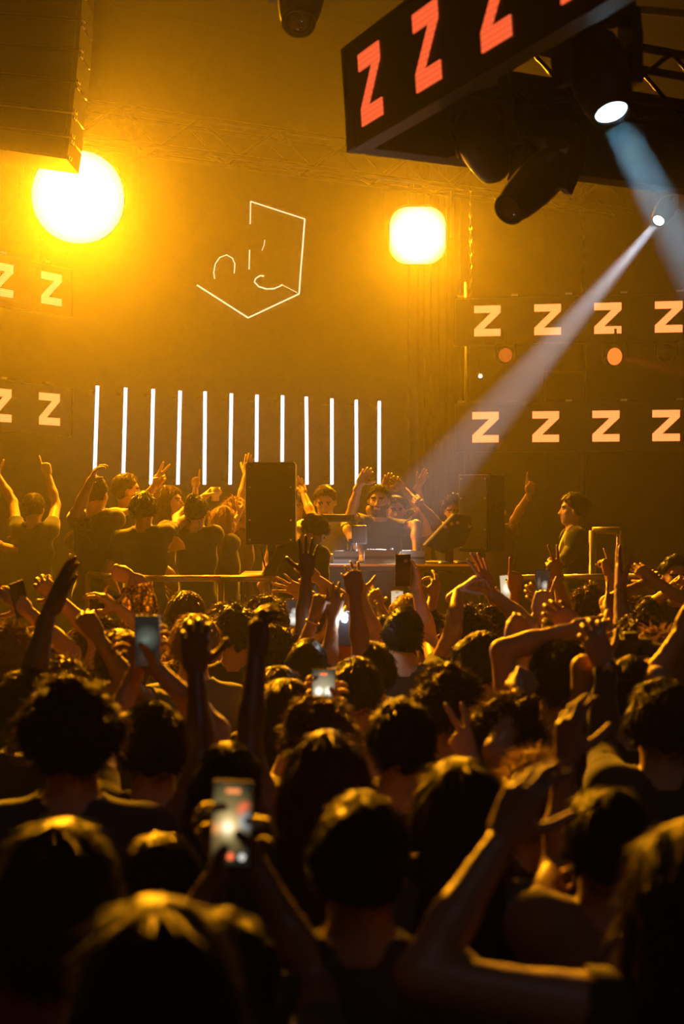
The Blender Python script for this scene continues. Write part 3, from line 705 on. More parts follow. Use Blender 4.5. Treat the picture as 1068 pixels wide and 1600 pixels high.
def eval_field(prims, xs, ys, zs, k, out=None):
    Fv = np.full((len(xs), len(ys), len(zs)), .5) if out is None else out
    for p in prims:
        lo, hi = p.bounds(); mg = k + .05
        i0, i1 = np.searchsorted(xs, lo[0] - mg), np.searchsorted(xs, hi[0] + mg); j0, j1 = np.searchsorted(ys, lo[1] - mg), np.searchsorted(ys, hi[1] + mg); k0, k1 = np.searchsorted(zs, lo[2] - mg), np.searchsorted(zs, hi[2] + mg)
        if i1 <= i0 or j1 <= j0 or k1 <= k0: continue
        X = xs[i0:i1, None, None]; Y = ys[None, j0:j1, None]; Z = zs[None, None, k0:k1]
        Fv[i0:i1, j0:j1, k0:k1] = smin(Fv[i0:i1, j0:j1, k0:k1], p.dist(X, Y, Z), k)
    return Fv
def grid_axis(lo, hi, st): return np.arange(lo, hi + st, st)
def sine_noise(V, freq, seed, n=6):
    rg = np.random.RandomState(seed); o = np.zeros(len(V))
    for _ in range(n):
        kx = rg.normal(size=3); kx *= freq * rg.uniform(.6, 1.5) / np.linalg.norm(kx); o += np.sin(V @ kx + rg.uniform(0, 6.28))
    return o / n
def normals(V, Q):
    a, b, c, d = (V[Q[:, i]] for i in range(4)); fn = np.cross(c - a, d - b)
    N = np.zeros_like(V)
    for i in range(4): np.add.at(N, Q[:, i], fn)
    return N / np.maximum(np.linalg.norm(N, axis=1), 1e-9)[:, None]
def mesh_arrays(name, V, quads, tris=None, mats=(), qm=None, tm=None):
    me = bpy.data.meshes.new(name); nt_ = 0 if tris is None else len(tris); nq = len(quads)
    me.vertices.add(len(V)); me.vertices.foreach_set('co', np.ascontiguousarray(V, np.float32).ravel())
    loops = np.concatenate([quads.ravel()] + ([tris.ravel()] if nt_ else [])).astype(np.int32)
    starts = np.concatenate([np.arange(nq) * 4, nq * 4 + np.arange(nt_) * 3]).astype(np.int32)
    me.loops.add(len(loops)); me.loops.foreach_set('vertex_index', loops)
    me.polygons.add(nq + nt_); me.polygons.foreach_set('loop_start', starts)
    mi = np.zeros(nq + nt_, np.int32)
    if qm is not None: mi[:nq] = qm
    if tm is not None: mi[nq:] = tm
    for m in mats: me.materials.append(m)
    me.polygons.foreach_set('material_index', mi); me.polygons.foreach_set('use_smooth', np.ones(nq + nt_, bool))
    me.update(calc_edges=True)
    return me

# ------------------------------------------------------------------ hands (right hand: fingers +Z, palm faces +Y, thumb at -X)
def finger(base, spread, flex, lens, r, dirx=0.0):
    pr = []; p = A3(base); a = 0.0
    for L, f, rr in zip(lens, flex, (r, r * .93, r * .84)):
        a += f
        v = A3((math.sin(spread) * math.cos(a) + dirx, math.sin(a), math.cos(spread) * math.cos(a))); v /= np.linalg.norm(v)
        q = p + v * L; pr.append(Cone(p, q, rr, rr * .9)); p = q
    return pr
ST, HALF, FIST, BENT = (.06, .10, .08), (.35, .5, .35), (1.45, 1.65, .9), (.7, .8, .5)
HP = {   # pose: index, middle, ring, little flex; spread; thumb (direction, curl)
    'open':    ((ST, ST, ST, ST), (-.16, -.03, .10, .26), ((-.80, .22, .55), .15)),
    'spread':  ((ST, ST, ST, (.12, .15, .1)), (-.30, -.07, .16, .42), ((-.93, .15, .38), .1)),
    'flat':    (((.04, .05, .04),) * 4, (-.05, -.01, .03, .08), ((-.5, .3, .8), .2)),
    'relaxed': ((HALF, (.45, .55, .4), (.55, .6, .4), (.6, .6, .4)), (-.08, 0, .05, .14), ((-.6, .5, .6), .3)),
    'claw':    ((BENT, (.6, .75, .5), (.6, .75, .5), BENT), (-.18, -.03, .1, .24), ((-.75, .55, .4), .35)),
    'fist':    ((FIST, FIST, FIST, FIST), (-.04, 0, .03, .06), ((-.15, .75, .6), .9)),
    'point':   ((ST, FIST, FIST, FIST), (-.03, 0, .03, .06), ((-.1, .8, .55), .8)),
    'peace':   ((ST, ST, FIST, FIST), (-.20, .10, .03, .06), ((.05, .85, .5), .7)),
    'horns':   ((ST, FIST, FIST, ST), (-.14, 0, .03, .28), ((.0, .85, .5), .7)),
    'grip':    (((.55, .75, .5), (.55, .75, .5), (.6, .75, .5), (.65, .75, .5)), (-.06, 0, .05, .1), ((-.72, .62, .35), .2)),
    'pinch':   (((.75, .8, .4), (.25, .3, .2), (.2, .25, .2), (.15, .2, .15)), (-.05, .0, .08, .2), ((-.45, .8, .5), .35)),
}
HAND = {}
def hand(pose, left, fine=False):
    key = (pose, left, fine)
    if key in HAND: return HAND[key]
    fx, sp, (td, tc) = HP[pose]
    pr = [Cone((0, 0, -.045), (0, .002, .012), .0265, .0255)]
    kn = [(-.030, .0, .092), (-.010, -.002, .098), (.0105, -.001, .094), (.029, .002, .083)]
    for i, (k, z) in enumerate(zip(kn, (.02, .018, .018, .02))): pr.append(Cone((k[0] * .55, .001, z), k, .0165, .0122 - .0008 * (i == 3)))
    pr.append(Cone((-.018, .010, .022), (-.030, .014, .055), .0155, .013))          # thumb pad
    pr.append(Cone((.022, .006, .02), (.027, .005, .06), .0145, .012))
    L = [(.044, .026, .021), (.048, .030, .022), (.044, .028, .021), (.034, .021, .019)]
    fings = []
    for i in range(4): fings.append(finger(kn[i], sp[i], fx[i], L[i], (.0098, .0100, .0095, .0084)[i]))
    v = A3(td); v /= np.linalg.norm(v); p = A3((-.026, .010, .028)); th = []
    for j, (l, r) in enumerate(((.040, .0125), (.033, .0112), (.026, .0100))):
        q = p + v * l; th.append(Cone(p, q, r, r * .92)); p = q
        v = v + A3((.55, .22, .55)) * tc * .8; v /= np.linalg.norm(v)
    st = .0042 if fine else .0062
    allp = pr + sum(fings, []) + th
    lo = np.min([q.bounds()[0] for q in allp], 0) - .012; hi = np.max([q.bounds()[1] for q in allp], 0) + .012
    xs, ys, zs = (grid_axis(lo[i], hi[i], st) for i in range(3))
    Fv = eval_field(pr, xs, ys, zs, .012)
    for fg in fings + [th]:
        Ff = eval_field(fg, xs, ys, zs, .004); Fv = smin(Fv, Ff, .005)
    V, Q = surface_nets(Fv, xs, ys, zs)
    if left: V = V * A3((-1, 1, 1)); Q = Q[:, ::-1]
    HAND[key] = (V, Q)
    return HAND[key]

# ------------------------------------------------------------------ hair, in the head frame (origin at the neck pivot, facing +Y)
HC = A3((0, .002, .125))           # skull centre above the neck pivot
HAIRS = {}
def hair_mesh(style, seed, near):
    key = (style, seed, near)
    if key in HAIRS: return HAIRS[key]
    st = .0075 if near else .0115
    th = {'short': .014, 'crop': .007, 'thick': .024, 'curly': .032, 'messy': .024, 'long': .020, 'bob': .022, 'wavy': .026, 'bun': .012, 'tail': .012}[style]
    pr = [Ell(HC + A3((0, -.010, .012)), (.079 + th, .097 + th, .101 + th * .9))]
    longp = []
    if style in ('long', 'wavy'):
        longp = [Ell(HC + A3((0, -.05, -.10)), (.098, .070, .16)), Ell(HC + A3((0, -.075, -.24)), (.105, .05, .15)), Cone(HC + A3((-.078, -.005, -.03)), HC + A3((-.095, .0, -.24)), .034, .026), Cone(HC + A3((.078, -.005, -.03)), HC + A3((.095, .0, -.24)), .034, .026)]
    if style == 'bob':
        longp = [Ell(HC + A3((0, -.03, -.06)), (.108, .088, .12)), Cone(HC + A3((-.08, .0, -.02)), HC + A3((-.088, .01, -.13)), .034, .024), Cone(HC + A3((.08, .0, -.02)), HC + A3((.088, .01, -.13)), .034, .024)]
    if style == 'bun': longp = [Ell(HC + A3((0, -.085, .09)), (.05, .05, .046))]
    if style == 'tail': longp = [Ell(HC + A3((0, -.115, .03)), (.03, .03, .03)), Cone(HC + A3((0, -.13, .02)), HC + A3((0.01, -.13, -.20)), .034, .014)]
    lo = np.min([q.bounds()[0] for q in pr + longp], 0) - .03; hi = np.max([q.bounds()[1] for q in pr + longp], 0) + .03
    xs, ys, zs = (grid_axis(lo[i], hi[i], st) for i in range(3))
    Fv = eval_field(pr, xs, ys, zs, .02)
    X, Y, Z = xs[:, None, None] - HC[0], ys[None, :, None] - HC[1], zs[None, None, :] - HC[2]
    # hairline: keep what lies above/behind a slanted plane, clear the face and the nape
    face = (Y * .78 - Z * .62) - (.012 if style not in ('long', 'wavy', 'bob') else .022)
    Fv = Fv + (th * .95) * np.clip((-.005 - Z - .2 * Y) / .085, 0, 1) * (0 if style in ('long', 'wavy', 'bob') else 1) + .75 * th * np.clip((Y - .03) / .06, 0, 1) * (1 if style in ('short', 'crop') else .4)
    nape = -(Z + .112 + .15 * Y) if style not in ('long', 'wavy', 'bob') else -(Z + .20) + 0 * Y
    ear = np.maximum(.030 - np.sqrt((Y - .008) ** 2 + (Z + .022) ** 2), -1) + 0 * X
    Fv = np.maximum(np.maximum(Fv, face), np.maximum(nape, ear if style in ('short', 'crop') else -1 + 0 * X))
    if longp: Fv = smin(Fv, eval_field(longp, xs, ys, zs, .03), .025)
    rg = np.random.RandomState(seed)
    V, Q = surface_nets(Fv, xs, ys, zs)
    N = normals(V, Q)
    amp, fr = {'short': (.006, 60), 'crop': (.002, 80), 'thick': (.009, 45), 'curly': (.013, 75), 'messy': (.014, 50), 'long': (.005, 40), 'bob': (.005, 40), 'wavy': (.010, 38), 'bun': (.004, 60), 'tail': (.004, 60)}[style]
    Vs = V * A3((1, 1, .35)) if style in ('long', 'bob', 'wavy', 'bun', 'tail') else V
    V2 = V + N * (amp * sine_noise(Vs, fr, seed) + amp * .6 * sine_noise(Vs, fr * 2.3, seed + 7))[:, None] * 1.7
    # strands: thin tapering slivers growing from the surface, and wider locks lying on it
    comb = {'short': .9, 'crop': .6, 'thick': .9, 'curly': .4, 'messy': .6, 'long': 1.4, 'bob': 1.4, 'wavy': 1.2, 'bun': 1.2, 'tail': 1.2}[style]
    lift0 = {'short': .18, 'crop': .3, 'thick': .2, 'curly': .6, 'messy': .55, 'long': .02, 'bob': .03, 'wavy': .10, 'bun': .04, 'tail': .04}[style]
    len0 = {'short': .022, 'crop': .008, 'thick': .034, 'curly': .028, 'messy': .042, 'long': .07, 'bob': .06, 'wavy': .06, 'bun': .04, 'tail': .04}[style]
    wild = style in ('curly', 'messy')
    VL, QL, TL = [V2], [Q], []; nb = len(V2)
    for ns, w, lf, lk in ((3200 if near else 1200, .0010 if near else .0015, 1.0, 1.0), (900 if near else 420, .0034 if near else .0042, .55, 1.15)):
        fi = rg.randint(0, len(Q), ns); bc = rg.dirichlet((1, 1, 1, 1), ns)
        Pt = (V2[Q[fi]] * bc[:, :, None]).sum(1); Nn = N[Q[fi]].mean(1); Nn /= np.maximum(np.linalg.norm(Nn, axis=1), 1e-6)[:, None]
        rel = Pt - HC
        dn = np.stack((rel[:, 0] * 1.5, rel[:, 1] * 1.5 - .04, -np.full(ns, .10)), 1)
        dn -= Nn * (dn * Nn).sum(1)[:, None]; dn /= np.maximum(np.linalg.norm(dn, axis=1), 1e-6)[:, None]
        D = dn * comb + Nn * lift0 * lf + rg.normal(size=(ns, 3)) * (.45 if wild else .12); D /= np.linalg.norm(D, axis=1)[:, None]
        ln = rg.uniform(.5, 1.3, ns)[:, None] * len0 * lk
        S = np.cross(D, rg.normal(size=(ns, 3)) if lf == 1.0 else Nn + rg.normal(size=(ns, 3)) * .22); S /= np.maximum(np.linalg.norm(S, axis=1), 1e-6)[:, None]; S *= w
        p0 = Pt - Nn * .003; D2 = D + dn * .5 + rg.normal(size=(ns, 3)) * (.2 if wild else .06); D2 /= np.linalg.norm(D2, axis=1)[:, None]
        p1 = p0 + D * ln * .5 + Nn * (.002 if lf < 1 else 0); p2 = p1 + D2 * ln * .5
        SV = np.concatenate((p0 - S, p0 + S, p1 + S * .8, p1 - S * .8, p2)); ar = np.arange(ns)
        VL.append(SV); QL.append(np.stack((nb + ar, nb + ns + ar, nb + 2 * ns + ar, nb + 3 * ns + ar), 1)); TL.append(np.stack((nb + 3 * ns + ar, nb + 2 * ns + ar, nb + 4 * ns + ar), 1)); nb += len(SV)
    me = mesh_arrays('hair', np.concatenate(VL), np.concatenate(QL), np.concatenate(TL))
    HAIRS[key] = me
    return me

SKINS = [mat('skin_fair', (.46, .285, .20), .5, noise=.08, scale=40, spec=.45), mat('skin_tan', (.35, .20, .13), .5, noise=.08, scale=40, spec=.45), mat('skin_brown', (.20, .11, .068), .5, noise=.08, scale=40, spec=.45), mat('skin_dark', (.10, .055, .035), .45, noise=.08, scale=40, spec=.5)]
M_EYE = mat('eye_dark', (.05, .035, .03), .15, noise=.5, scale=50); M_LIPS = mat('lips', (.42, .16, .12), .45)
M_TROUS = mat('dark_trousers', (.03, .032, .04), .8); M_SHOE = mat('dark_shoes', (.03, .03, .03), .5)
HAIRC = {'black': hair_mat('hair_black', (.008, .006, .005)), 'dark': hair_mat('hair_dark_brown', (.022, .012, .007)), 'brown': hair_mat('hair_brown', (.050, .026, .012)), 'blond': hair_mat('hair_blond', (.22, .13, .055))}
CLOTH = {}
def cloth(name):
    c = {'black': (.016, .016, .018), 'charcoal': (.04, .04, .043), 'navy': (.022, .026, .05), 'white': (.62, .60, .57), 'cream': (.55, .46, .30), 'grey': (.18, .175, .17), 'green': (.05, .065, .04), 'maroon': (.12, .03, .03), 'brown': (.11, .07, .04), 'red': (.28, .05, .04), 'olive': (.09, .085, .045), 'knit': (.34, .22, .10)}[name]
    return mat('cloth_' + name, c, .85, noise=.12, scale=25, sheen=.25, bump=.05)
def knit_mat():
    if 'crochet' in MATS: return MATS['crochet']
    m, nt, b = _new('crochet'); tc = nt.nodes.new('ShaderNodeTexCoord'); vo = nt.nodes.new('ShaderNodeTexVoronoi'); vo.inputs['Scale'].default_value = 60
    nt.links.new(tc.outputs['Object'], vo.inputs['Vector']); cr = nt.nodes.new('ShaderNodeValToRGB')
    cr.color_ramp.elements[0].color = (.62, .38, .12, 1); cr.color_ramp.elements[0].position = .1; cr.color_ramp.elements[1].color = (.06, .03, .012, 1); cr.color_ramp.elements[1].position = .62
    nt.links.new(vo.outputs['Distance'], cr.inputs[0]); nt.links.new(cr.outputs[0], b.inputs['Base Color']); b.inputs['Roughness'].default_value = .9
    bp = nt.nodes.new('ShaderNodeBump'); bp.inputs['Strength'].default_value = 1; bp.inputs['Distance'].default_value = .01; bp.invert = True
    nt.links.new(vo.outputs['Distance'], bp.inputs['Height']); nt.links.new(bp.outputs[0], b.inputs['Normal'])
    tl = nt.nodes.new('ShaderNodeBsdfTranslucent'); nt.links.new(cr.outputs[0], tl.inputs[0]); mx = nt.nodes.new('ShaderNodeMixShader'); mx.inputs[0].default_value = .4
    nt.links.new(b.outputs[0], mx.inputs[1]); nt.links.new(tl.outputs[0], mx.inputs[2]); nt.links.new(mx.outputs[0], nt.nodes['Material Output'].inputs[0])
    MATS['crochet'] = m
    return m

def rot(ax, deg): return np.array(Matrix.Rotation(R(deg), 3, ax))
WARN = []
HANDPOS = {}; KEYOBJ = {}; SHIRTS = {}
PEOPLE = []
PCOUNT = [0]
def person(label, x, y, d, floor=0.0, face=0.0, head=(0, 0, 0), lean=0.0, hair='short', hc='dark', skin=0, shirt='black', sleeve=.55, arms=None, build=1.0, group='people in the crowd', res=.020, near=False, beard=None, key=None, inner=None, loose=0.0, long_pants=True, hand_fine=False, neck=True):
    """one person whose hair top shows at photo pixel (x, y), d metres away; arms: {'L'|'R': dict(w=(px,py[,depth]), e=(px,py), pose, palm, fd)}"""
    arms = arms or {}
    PCOUNT[0] += 1; seed = PCOUNT[0]
    Hh = {'short': .014, 'crop': .007, 'thick': .026, 'curly': .034, 'messy': .03, 'long': .02, 'bob': .022, 'wavy': .026, 'bun': .04, 'tail': .012}.get(hair, .0)
    LM = rot('X', -lean); hip = A3((0, 0, 1.0))
    up = lambda p: hip + LM @ (A3(p) - hip)
    Hm = LM @ rot('Z', head[1]) @ rot('X', head[0]) @ rot('Y', head[2]) if lean < 30 else LM @ rot('Z', head[1]) @ rot('X', head[0]) @ rot('Y', head[2])
    piv = up((0, -.008, 1.525))
    hp = lambda p: piv + Hm @ A3(p)          # head frame -> body
    top = hp(HC + A3((0, -.012, .108 + Hh)))
    H = P(x, y, d); s = (H.z - floor) / top[2]
    if not (.84 < s < 1.13): WARN.append(f'{label}: scale {s:.2f}')
    fz = R(face); Rz = Matrix.Rotation(fz, 3, 'Z')
    off = Rz @ Vector((top[0] * s, top[1] * s, 0)); root = Vector((H.x - off.x, H.y - off.y, floor))
    to_local = lambda w: A3((Rz.transposed() @ (Vector(w) - root)) / s)
    bw = build
    body, heads, regs = [], [], []
    def add(lst, prim, reg): lst.append(prim); regs.append((prim, reg))
    # legs
    for sx in (-1, 1):
        add(body, Cone((sx * .088, 0, .90), (sx * .10, .015, .50), .083 * bw, .056), 'leg'); add(body, Cone((sx * .10, .012, .50), (sx * .11, -.015, .10), .054, .036), 'leg')
        add(body, Cone((sx * .11, -.03, .04), (sx * .125, .13, .032), .042, .034), 'shoe')
    add(body, Ell((0, 0, .96), (.155 * bw, .112, .125)), 'leg')
    add(body, Ell(up((0, .004, 1.10)), (.138 * bw, .098, .15), LM), 'torso')
    add(body, Ell(up((0, .002, 1.27)), (.160 * bw, .110, .165), LM), 'torso')
    add(body, Ell(up((0, -.012, 1.385)), (.150 * bw, .088, .085), LM), 'torso')
    S = {}
    L1, L2 = .285, .262
    armp = {'L': [], 'R': []}
    hands_out = []
    for side, sx in (('L', -1), ('R', 1)):
        spec = arms.get(side)
        sh0 = A3((sx * .165 * bw, -.008, 1.425))
        if spec is None:
            W = up((sx * .22 * bw, .16, .98)); E_hint = up((sx * .30 * bw, -.10, 1.15)); pose, palm, fd = 'relaxed', None, None; shp = up(sh0); ext = 1.0
        else:
            pose = spec.get('pose', 'open'); palm = spec.get('palm'); fd = spec.get('fd')
            w = spec['w']; shp = None; ext = spec.get('ext', 1.0)
            best = None
            cands = [w[2]] if len(w) > 2 else [d + o for o in np.arange(-.65, .66, .05)]
            pref = spec.get('reach', .90); want = spec.get('dd', .12)
            for dc in cands:
                Wl = to_local(P(w[0], w[1], dc)); sh = sh0.copy()
                if Wl[2] > 1.45: sh = sh + A3((-sx * .012, .0, .045))
                sh = up(sh); dist = np.linalg.norm(Wl - sh); over = max(0, dist - .985 * (L1 + L2) * ext)
                cost = over * 30 + abs(dc - d - want) * .6 + abs(dist / ((L1 + L2) * ext) - pref) * .8
                if best is None or cost < best[0]: best = (cost, Wl, sh, over, dc)
            _, W, shp, over, dc = best
            if over > .03: WARN.append(f'{label} [{side}]: wrist out of reach by {over:.2f} m'); 
            e = spec.get('e')
            E_hint = to_local(P(e[0], e[1], dc + spec.get('ed', -.05))) if e else (shp + W) / 2 + A3((sx * .15, -.05, -.12))
        l1, l2 = L1 * ext, L2 * ext
        v = W - shp; dist = np.linalg.norm(v); mx = .99 * (l1 + l2)
        if dist > mx: W = shp + v / dist * mx; v = W - shp; dist = mx
        if dist < .12: W = shp + v / max(dist, 1e-6) * .12; v = W - shp; dist = .12
        ax = v / dist; ca = (l1 * l1 + dist * dist - l2 * l2) / (2 * l1 * dist); ca = min(1, max(-1, ca)); pv = E_hint - shp; pv -= ax * (pv @ ax); nn = np.linalg.norm(pv)
        pv = pv / nn if nn > 1e-4 else A3((sx, 0, 0))
        E = shp + ax * (l1 * ca) + pv * (l1 * math.sqrt(max(0, 1 - ca * ca)))
        q = armp[side]; ar = .96 * (.9 + .1 * bw)
        add(q, Cone(shp + (up((0, 0, 1.42)) - up((0, 0, 1.425))) , shp + (E - shp) * .25, .058 * ar, .053 * ar), 'uarm0')
        add(q, Cone(shp, E, .054 * ar, .041 * ar), 'uarm'); fdv = (W - E) / max(np.linalg.norm(W - E), 1e-6)
        add(q, Cone(E, E + (W - E) * .42, .041 * ar, .041 * ar), 'farm0'); add(q, Cone(E + (W - E) * .35, W, .041 * ar, .0275), 'farm')
        S[side] = (shp, E, W)
        # trapezius / shoulder yoke
        add(body, Cone(up((sx * .05, -.02, 1.465)), shp + A3((-sx * .02, -.005, .0)), .050, .055), 'torso')
        # hand frame
        fdir = fdv if fd is None else to_local(Vector(P(w[0], w[1], dc)) + Vector((fd[0], fd[2] if len(fd) > 2 else 0, -fd[1]))) - to_local(P(w[0], w[1], dc))
        fdir = fdir / np.linalg.norm(fdir)
        pl_ = {None: Vector((0, 1, 0)), 'F': Vector((0, 1, 0)), 'B': Vector((0, -1, 0)), 'L': Vector((-1, 0, 0)), 'R': Vector((1, 0, 0)), 'U': Vector((0, 0, 1)), 'D': Vector((0, 0, -1)), 'FL': Vector((-1, 1, 0)), 'FR': Vector((1, 1, 0)), 'BL': Vector((-1, -1, 0)), 'BR': Vector((1, -1, 0))}[palm]
        py = A3(Rz.transposed() @ pl_) if spec is not None else A3((-sx, .2, 0))
        py = py - fdir * (py @ fdir)
        if np.linalg.norm(py) < .05: py = A3((1, 0, 0)) - fdir * fdir[0]
        py /= np.linalg.norm(py); px_ = np.cross(py, fdir)
        HV, HQ = hand(pose, side == 'L', hand_fine)
        Rh = np.stack((px_, py, fdir), 1)
        hands_out.append((HV @ Rh.T + W, HQ))
        if key is not None:
            HANDPOS[(key, side)] = (root + Rz @ (Vector(W) * s), (Rz @ Vector(fdir)), (Rz @ Vector(py)), (Rz @ Vector(px_)), s)
    # neck + head
    add(body, Cone(up((0, -.012, 1.43)), piv + Hm @ A3((0, -.004, .03)), .062, .054), 'neck')
    hd = lambda c, r: Ell(hp(HC + A3(c)), r, Hm)
    add(heads, hd((0, -.012, .012), (.076, .094, .094)), 'head')
    add(heads, hd((0, .030, -.045), (.060, .060, .078)), 'head')
    add(heads, Cone(hp(HC + A3((0, .062, -.100))), hp(HC + A3((0, .050, -.085))), .026, .03), 'head')       # chin
    add(heads, Cone(piv + Hm @ A3((0, -.004, .02)), hp(HC + A3((0, -.01, -.05))), .053, .058), 'neck')
    fc = []
    fc.append(Cone(hp(HC + A3((0, .088, -.002))), hp(HC + A3((0, .106, -.038))), .008, .0115))                # nose
    fc.append(Cone(hp(HC + A3((-.013, .091, -.041))), hp(HC + A3((.013, .091, -.041))), .008, .008))
    fc.append(Cone(hp(HC + A3((-.042, .074, .020))), hp(HC + A3((.042, .074, .020))), .012, .012))             # brow
    for sx in (-1, 1):
        fc.append(Cone(hp(HC + A3((sx * .046, .058, -.028))), hp(HC + A3((sx * .034, .066, -.035))), .018, .015))   # cheek
        fc.append(Ell(hp(HC + A3((sx * .080, -.004, -.020))), (.010, .020, .031), Hm @ rot('Z', sx * -18)))         # ear
    lips = Cone(hp(HC + A3((-.018, .085, -.071))), hp(HC + A3((.018, .085, -.071))), .0075, .0075)
    for q_ in fc: regs.append((q_, 'head'))
    heads2 = fc + [lips]; regs.append((lips, 'lips'))
    allp = body + heads + armp['L'] + armp['R']
    lo = np.min([q_.bounds()[0] for q_ in allp], 0) - .05; hi = np.max([q_.bounds()[1] for q_ in allp], 0) + .05
    fr = .0100 if near else .0130
    hz0 = hp(HC)[2] - .17
    xs = grid_axis(lo[0], hi[0], res); ys = grid_axis(lo[1], hi[1], res)
    # finer columns across the head
    hx, hy = hp(HC)[0], hp(HC)[1]
    def refine(ax, c, w):
        ax = np.concatenate((ax[ax < c - w], np.arange(c - w, c + w, fr), ax[ax > c + w + fr * .5])); return ax
    xs = refine(xs, hx, .10); ys = refine(ys, hy, .13)
    zs = np.concatenate((np.arange(lo[2], .85, .055), np.arange(.85, min(1.38, hz0), .02), np.arange(min(1.38, hz0), hz0, .016), np.arange(hz0, hz0 + .30, fr), np.arange(hz0 + .30, max(hi[2], hz0 + .3) + .02, .018)))
    zs = zs[np.concatenate(([True], np.diff(zs) > .002))]
    FB = eval_field(body, xs, ys, zs, .045)
    FH = eval_field(heads, xs, ys, zs, .022); FH = eval_field(heads2, xs, ys, zs, .012, FH)
    for sx in (-1, 1):   # eye sockets
        es = Ell(hp(HC + A3((sx * .031, .094, -.002))), (.016, .013, .009), Hm); X = xs[:, None, None]; Y = ys[None, :, None]; Z = zs[None, None, :]
        lo_, hi_ = es.bounds(); i0, i1 = np.searchsorted(xs, lo_[0] - .02), np.searchsorted(xs, hi_[0] + .02); j0, j1 = np.searchsorted(ys, lo_[1] - .02), np.searchsorted(ys, hi_[1] + .02); k0, k1 = np.searchsorted(zs, lo_[2] - .02), np.searchsorted(zs, hi_[2] + .02)
        sl = (slice(i0, i1), slice(j0, j1), slice(k0, k1)); FH[sl] = -smin(-FH[sl], es.dist(xs[i0:i1, None, None], ys[None, j0:j1, None], zs[None, None, k0:k1]), .008)
    tot = smin(FB, FH, .018)
    for side in ('L', 'R'):
        FA = eval_field(armp[side], xs, ys, zs, .018); tot = np.minimum(tot, smin(FB, FA, .045))
    V, Q = surface_nets(tot, xs, ys, zs)
    # regions by nearest primitive
    best = np.full(len(V), 9.0); reg = np.zeros(len(V), np.int8); par = np.zeros(len(V)); par1 = np.zeros(len(V))
    NAMES = {'leg': 0, 'shoe': 1, 'torso': 2, 'uarm': 3, 'uarm0': 3, 'farm': 4, 'farm0': 4, 'neck': 5, 'head': 6, 'lips': 7}
    side_of = {}
    for pr_, rn in regs:
        dd = pr_.dist(V[:, 0], V[:, 1], V[:, 2]); m = dd < best
        best[m] = dd[m]; reg[m] = NAMES[rn]
    tarm = np.zeros(len(V))
    for side in ('L', 'R'):
        sh, E, W = S[side]; tu = Cone(sh, E, .05, .05); tf = Cone(E, W, .05, .05)
        du, df = tu.dist(V[:, 0], V[:, 1], V[:, 2]), tf.dist(V[:, 0], V[:, 1], V[:, 2])
        t_ = np.where(du < df, tu.param(V[:, 0], V[:, 1], V[:, 2]) * .5, .5 + tf.param(V[:, 0], V[:, 1], V[:, 2]) * .5); m = ((reg == 3) | (reg == 4)) & (np.minimum(du, df) < .08); tarm[m] = t_[m]
    # materials per face
    fr_ = reg[Q[:, 0]]
    mi = np.zeros(len(Q), np.int32); mi[(fr_ == 0)] = 1; mi[fr_ == 1] = 2; mi[fr_ == 7] = 3
    hl = (V - hp(HC)) @ Hm                        # head coordinates: stubble and brows take the hair colour
    fh = hl[Q].mean(1); mi[(fr_ == 6) & (fh[:, 2] > .006) & (fh[:, 2] < .022) & (np.abs(fh[:, 0]) > .012) & (np.abs(fh[:, 0]) < .052) & (fh[:, 1] > .055)] = 5
    if beard: mi[((fr_ == 6) | (fr_ == 5)) & (fh[:, 1] > .005) & (fh[:, 2] < -.050 + .35 * np.maximum(0, np.abs(fh[:, 0]) - .03)) & (fh[:, 2] > -.135)] = 5
    # clothing: pushed-out copy of torso and sleeves
    slv = sleeve * .5 if sleeve <= 1 else .5 + (sleeve - 1) * .5
    cov = (reg == 2) | (((reg == 3) | (reg == 4)) & (tarm <= slv) & ((sleeve > .12) | (tarm < .02))) | ((reg == 0) & (V[:, 2] > .88)) | ((reg == 5) & (V[:, 2] < up((0, 0, 1.475))[2]) & (lean < 30))
    fcov = cov[Q].sum(1) >= 2; CQ = Q[fcov]
    N = normals(V, Q)
    used = np.unique(CQ); remap = np.full(len(V), -1, np.int32); remap[used] = np.arange(len(used))
    VC = V.copy(); unc = ~cov; unc[:] &= np.isin(np.arange(len(V)), used)
    for side in ('L', 'R'):                      # trim sleeves and hem to a clean line
        sh, E, W = S[side]; a_, b_ = (sh, E) if slv <= .5 else (E, W); tl_ = slv * 2 if slv <= .5 else slv * 2 - 1
        ab = b_ - a_; tt = ((V - a_) @ ab) / (ab @ ab); sel = unc & ((reg == 3) | (reg == 4)) & (np.linalg.norm(V - (a_ + np.clip(tt, 0, 1)[:, None] * ab), axis=1) < .09)
        VC[sel] -= (tt[sel] - tl_)[:, None] * ab
    sel = unc & (reg == 0); VC[sel, 2] = .875
    sel = unc & ((reg == 5) | (reg == 6)); hh_ = (V - hip) @ LM[:, 2]; VC[sel] -= (hh_[sel] - .478)[:, None] * LM[:, 2]
    CV = VC[used] + N[used] * (.009 + .0065 * sine_noise(V[used] * A3((1, 1, .6)), 26, seed + 50) + .003 * sine_noise(V[used], 70, seed + 51))[:, None]
    CQs = CQ
    if inner:                                   # jacket hanging open over a lighter shirt
        fm = V[CQ].mean(1); CQs = CQ[~((np.abs(fm[:, 0]) < .075) & (fm[:, 1] > .0))]
        ime = mesh_arrays('inner_shirt', (V[used] + N[used] * .003) * s, remap[CQ], None, [cloth(inner)])
        CV = CV + N[used] * .010
    if loose: CV = CV + N[used] * (loose * tarm[used])[:, None] - A3((0, 0, 1)) * (loose * 1.2 * tarm[used] * (N[used][:, 2] < 0))[:, None]
    cme = mesh_arrays('shirt', CV * s, remap[CQs], None, [knit_mat() if shirt == 'crochet' else cloth(shirt)])
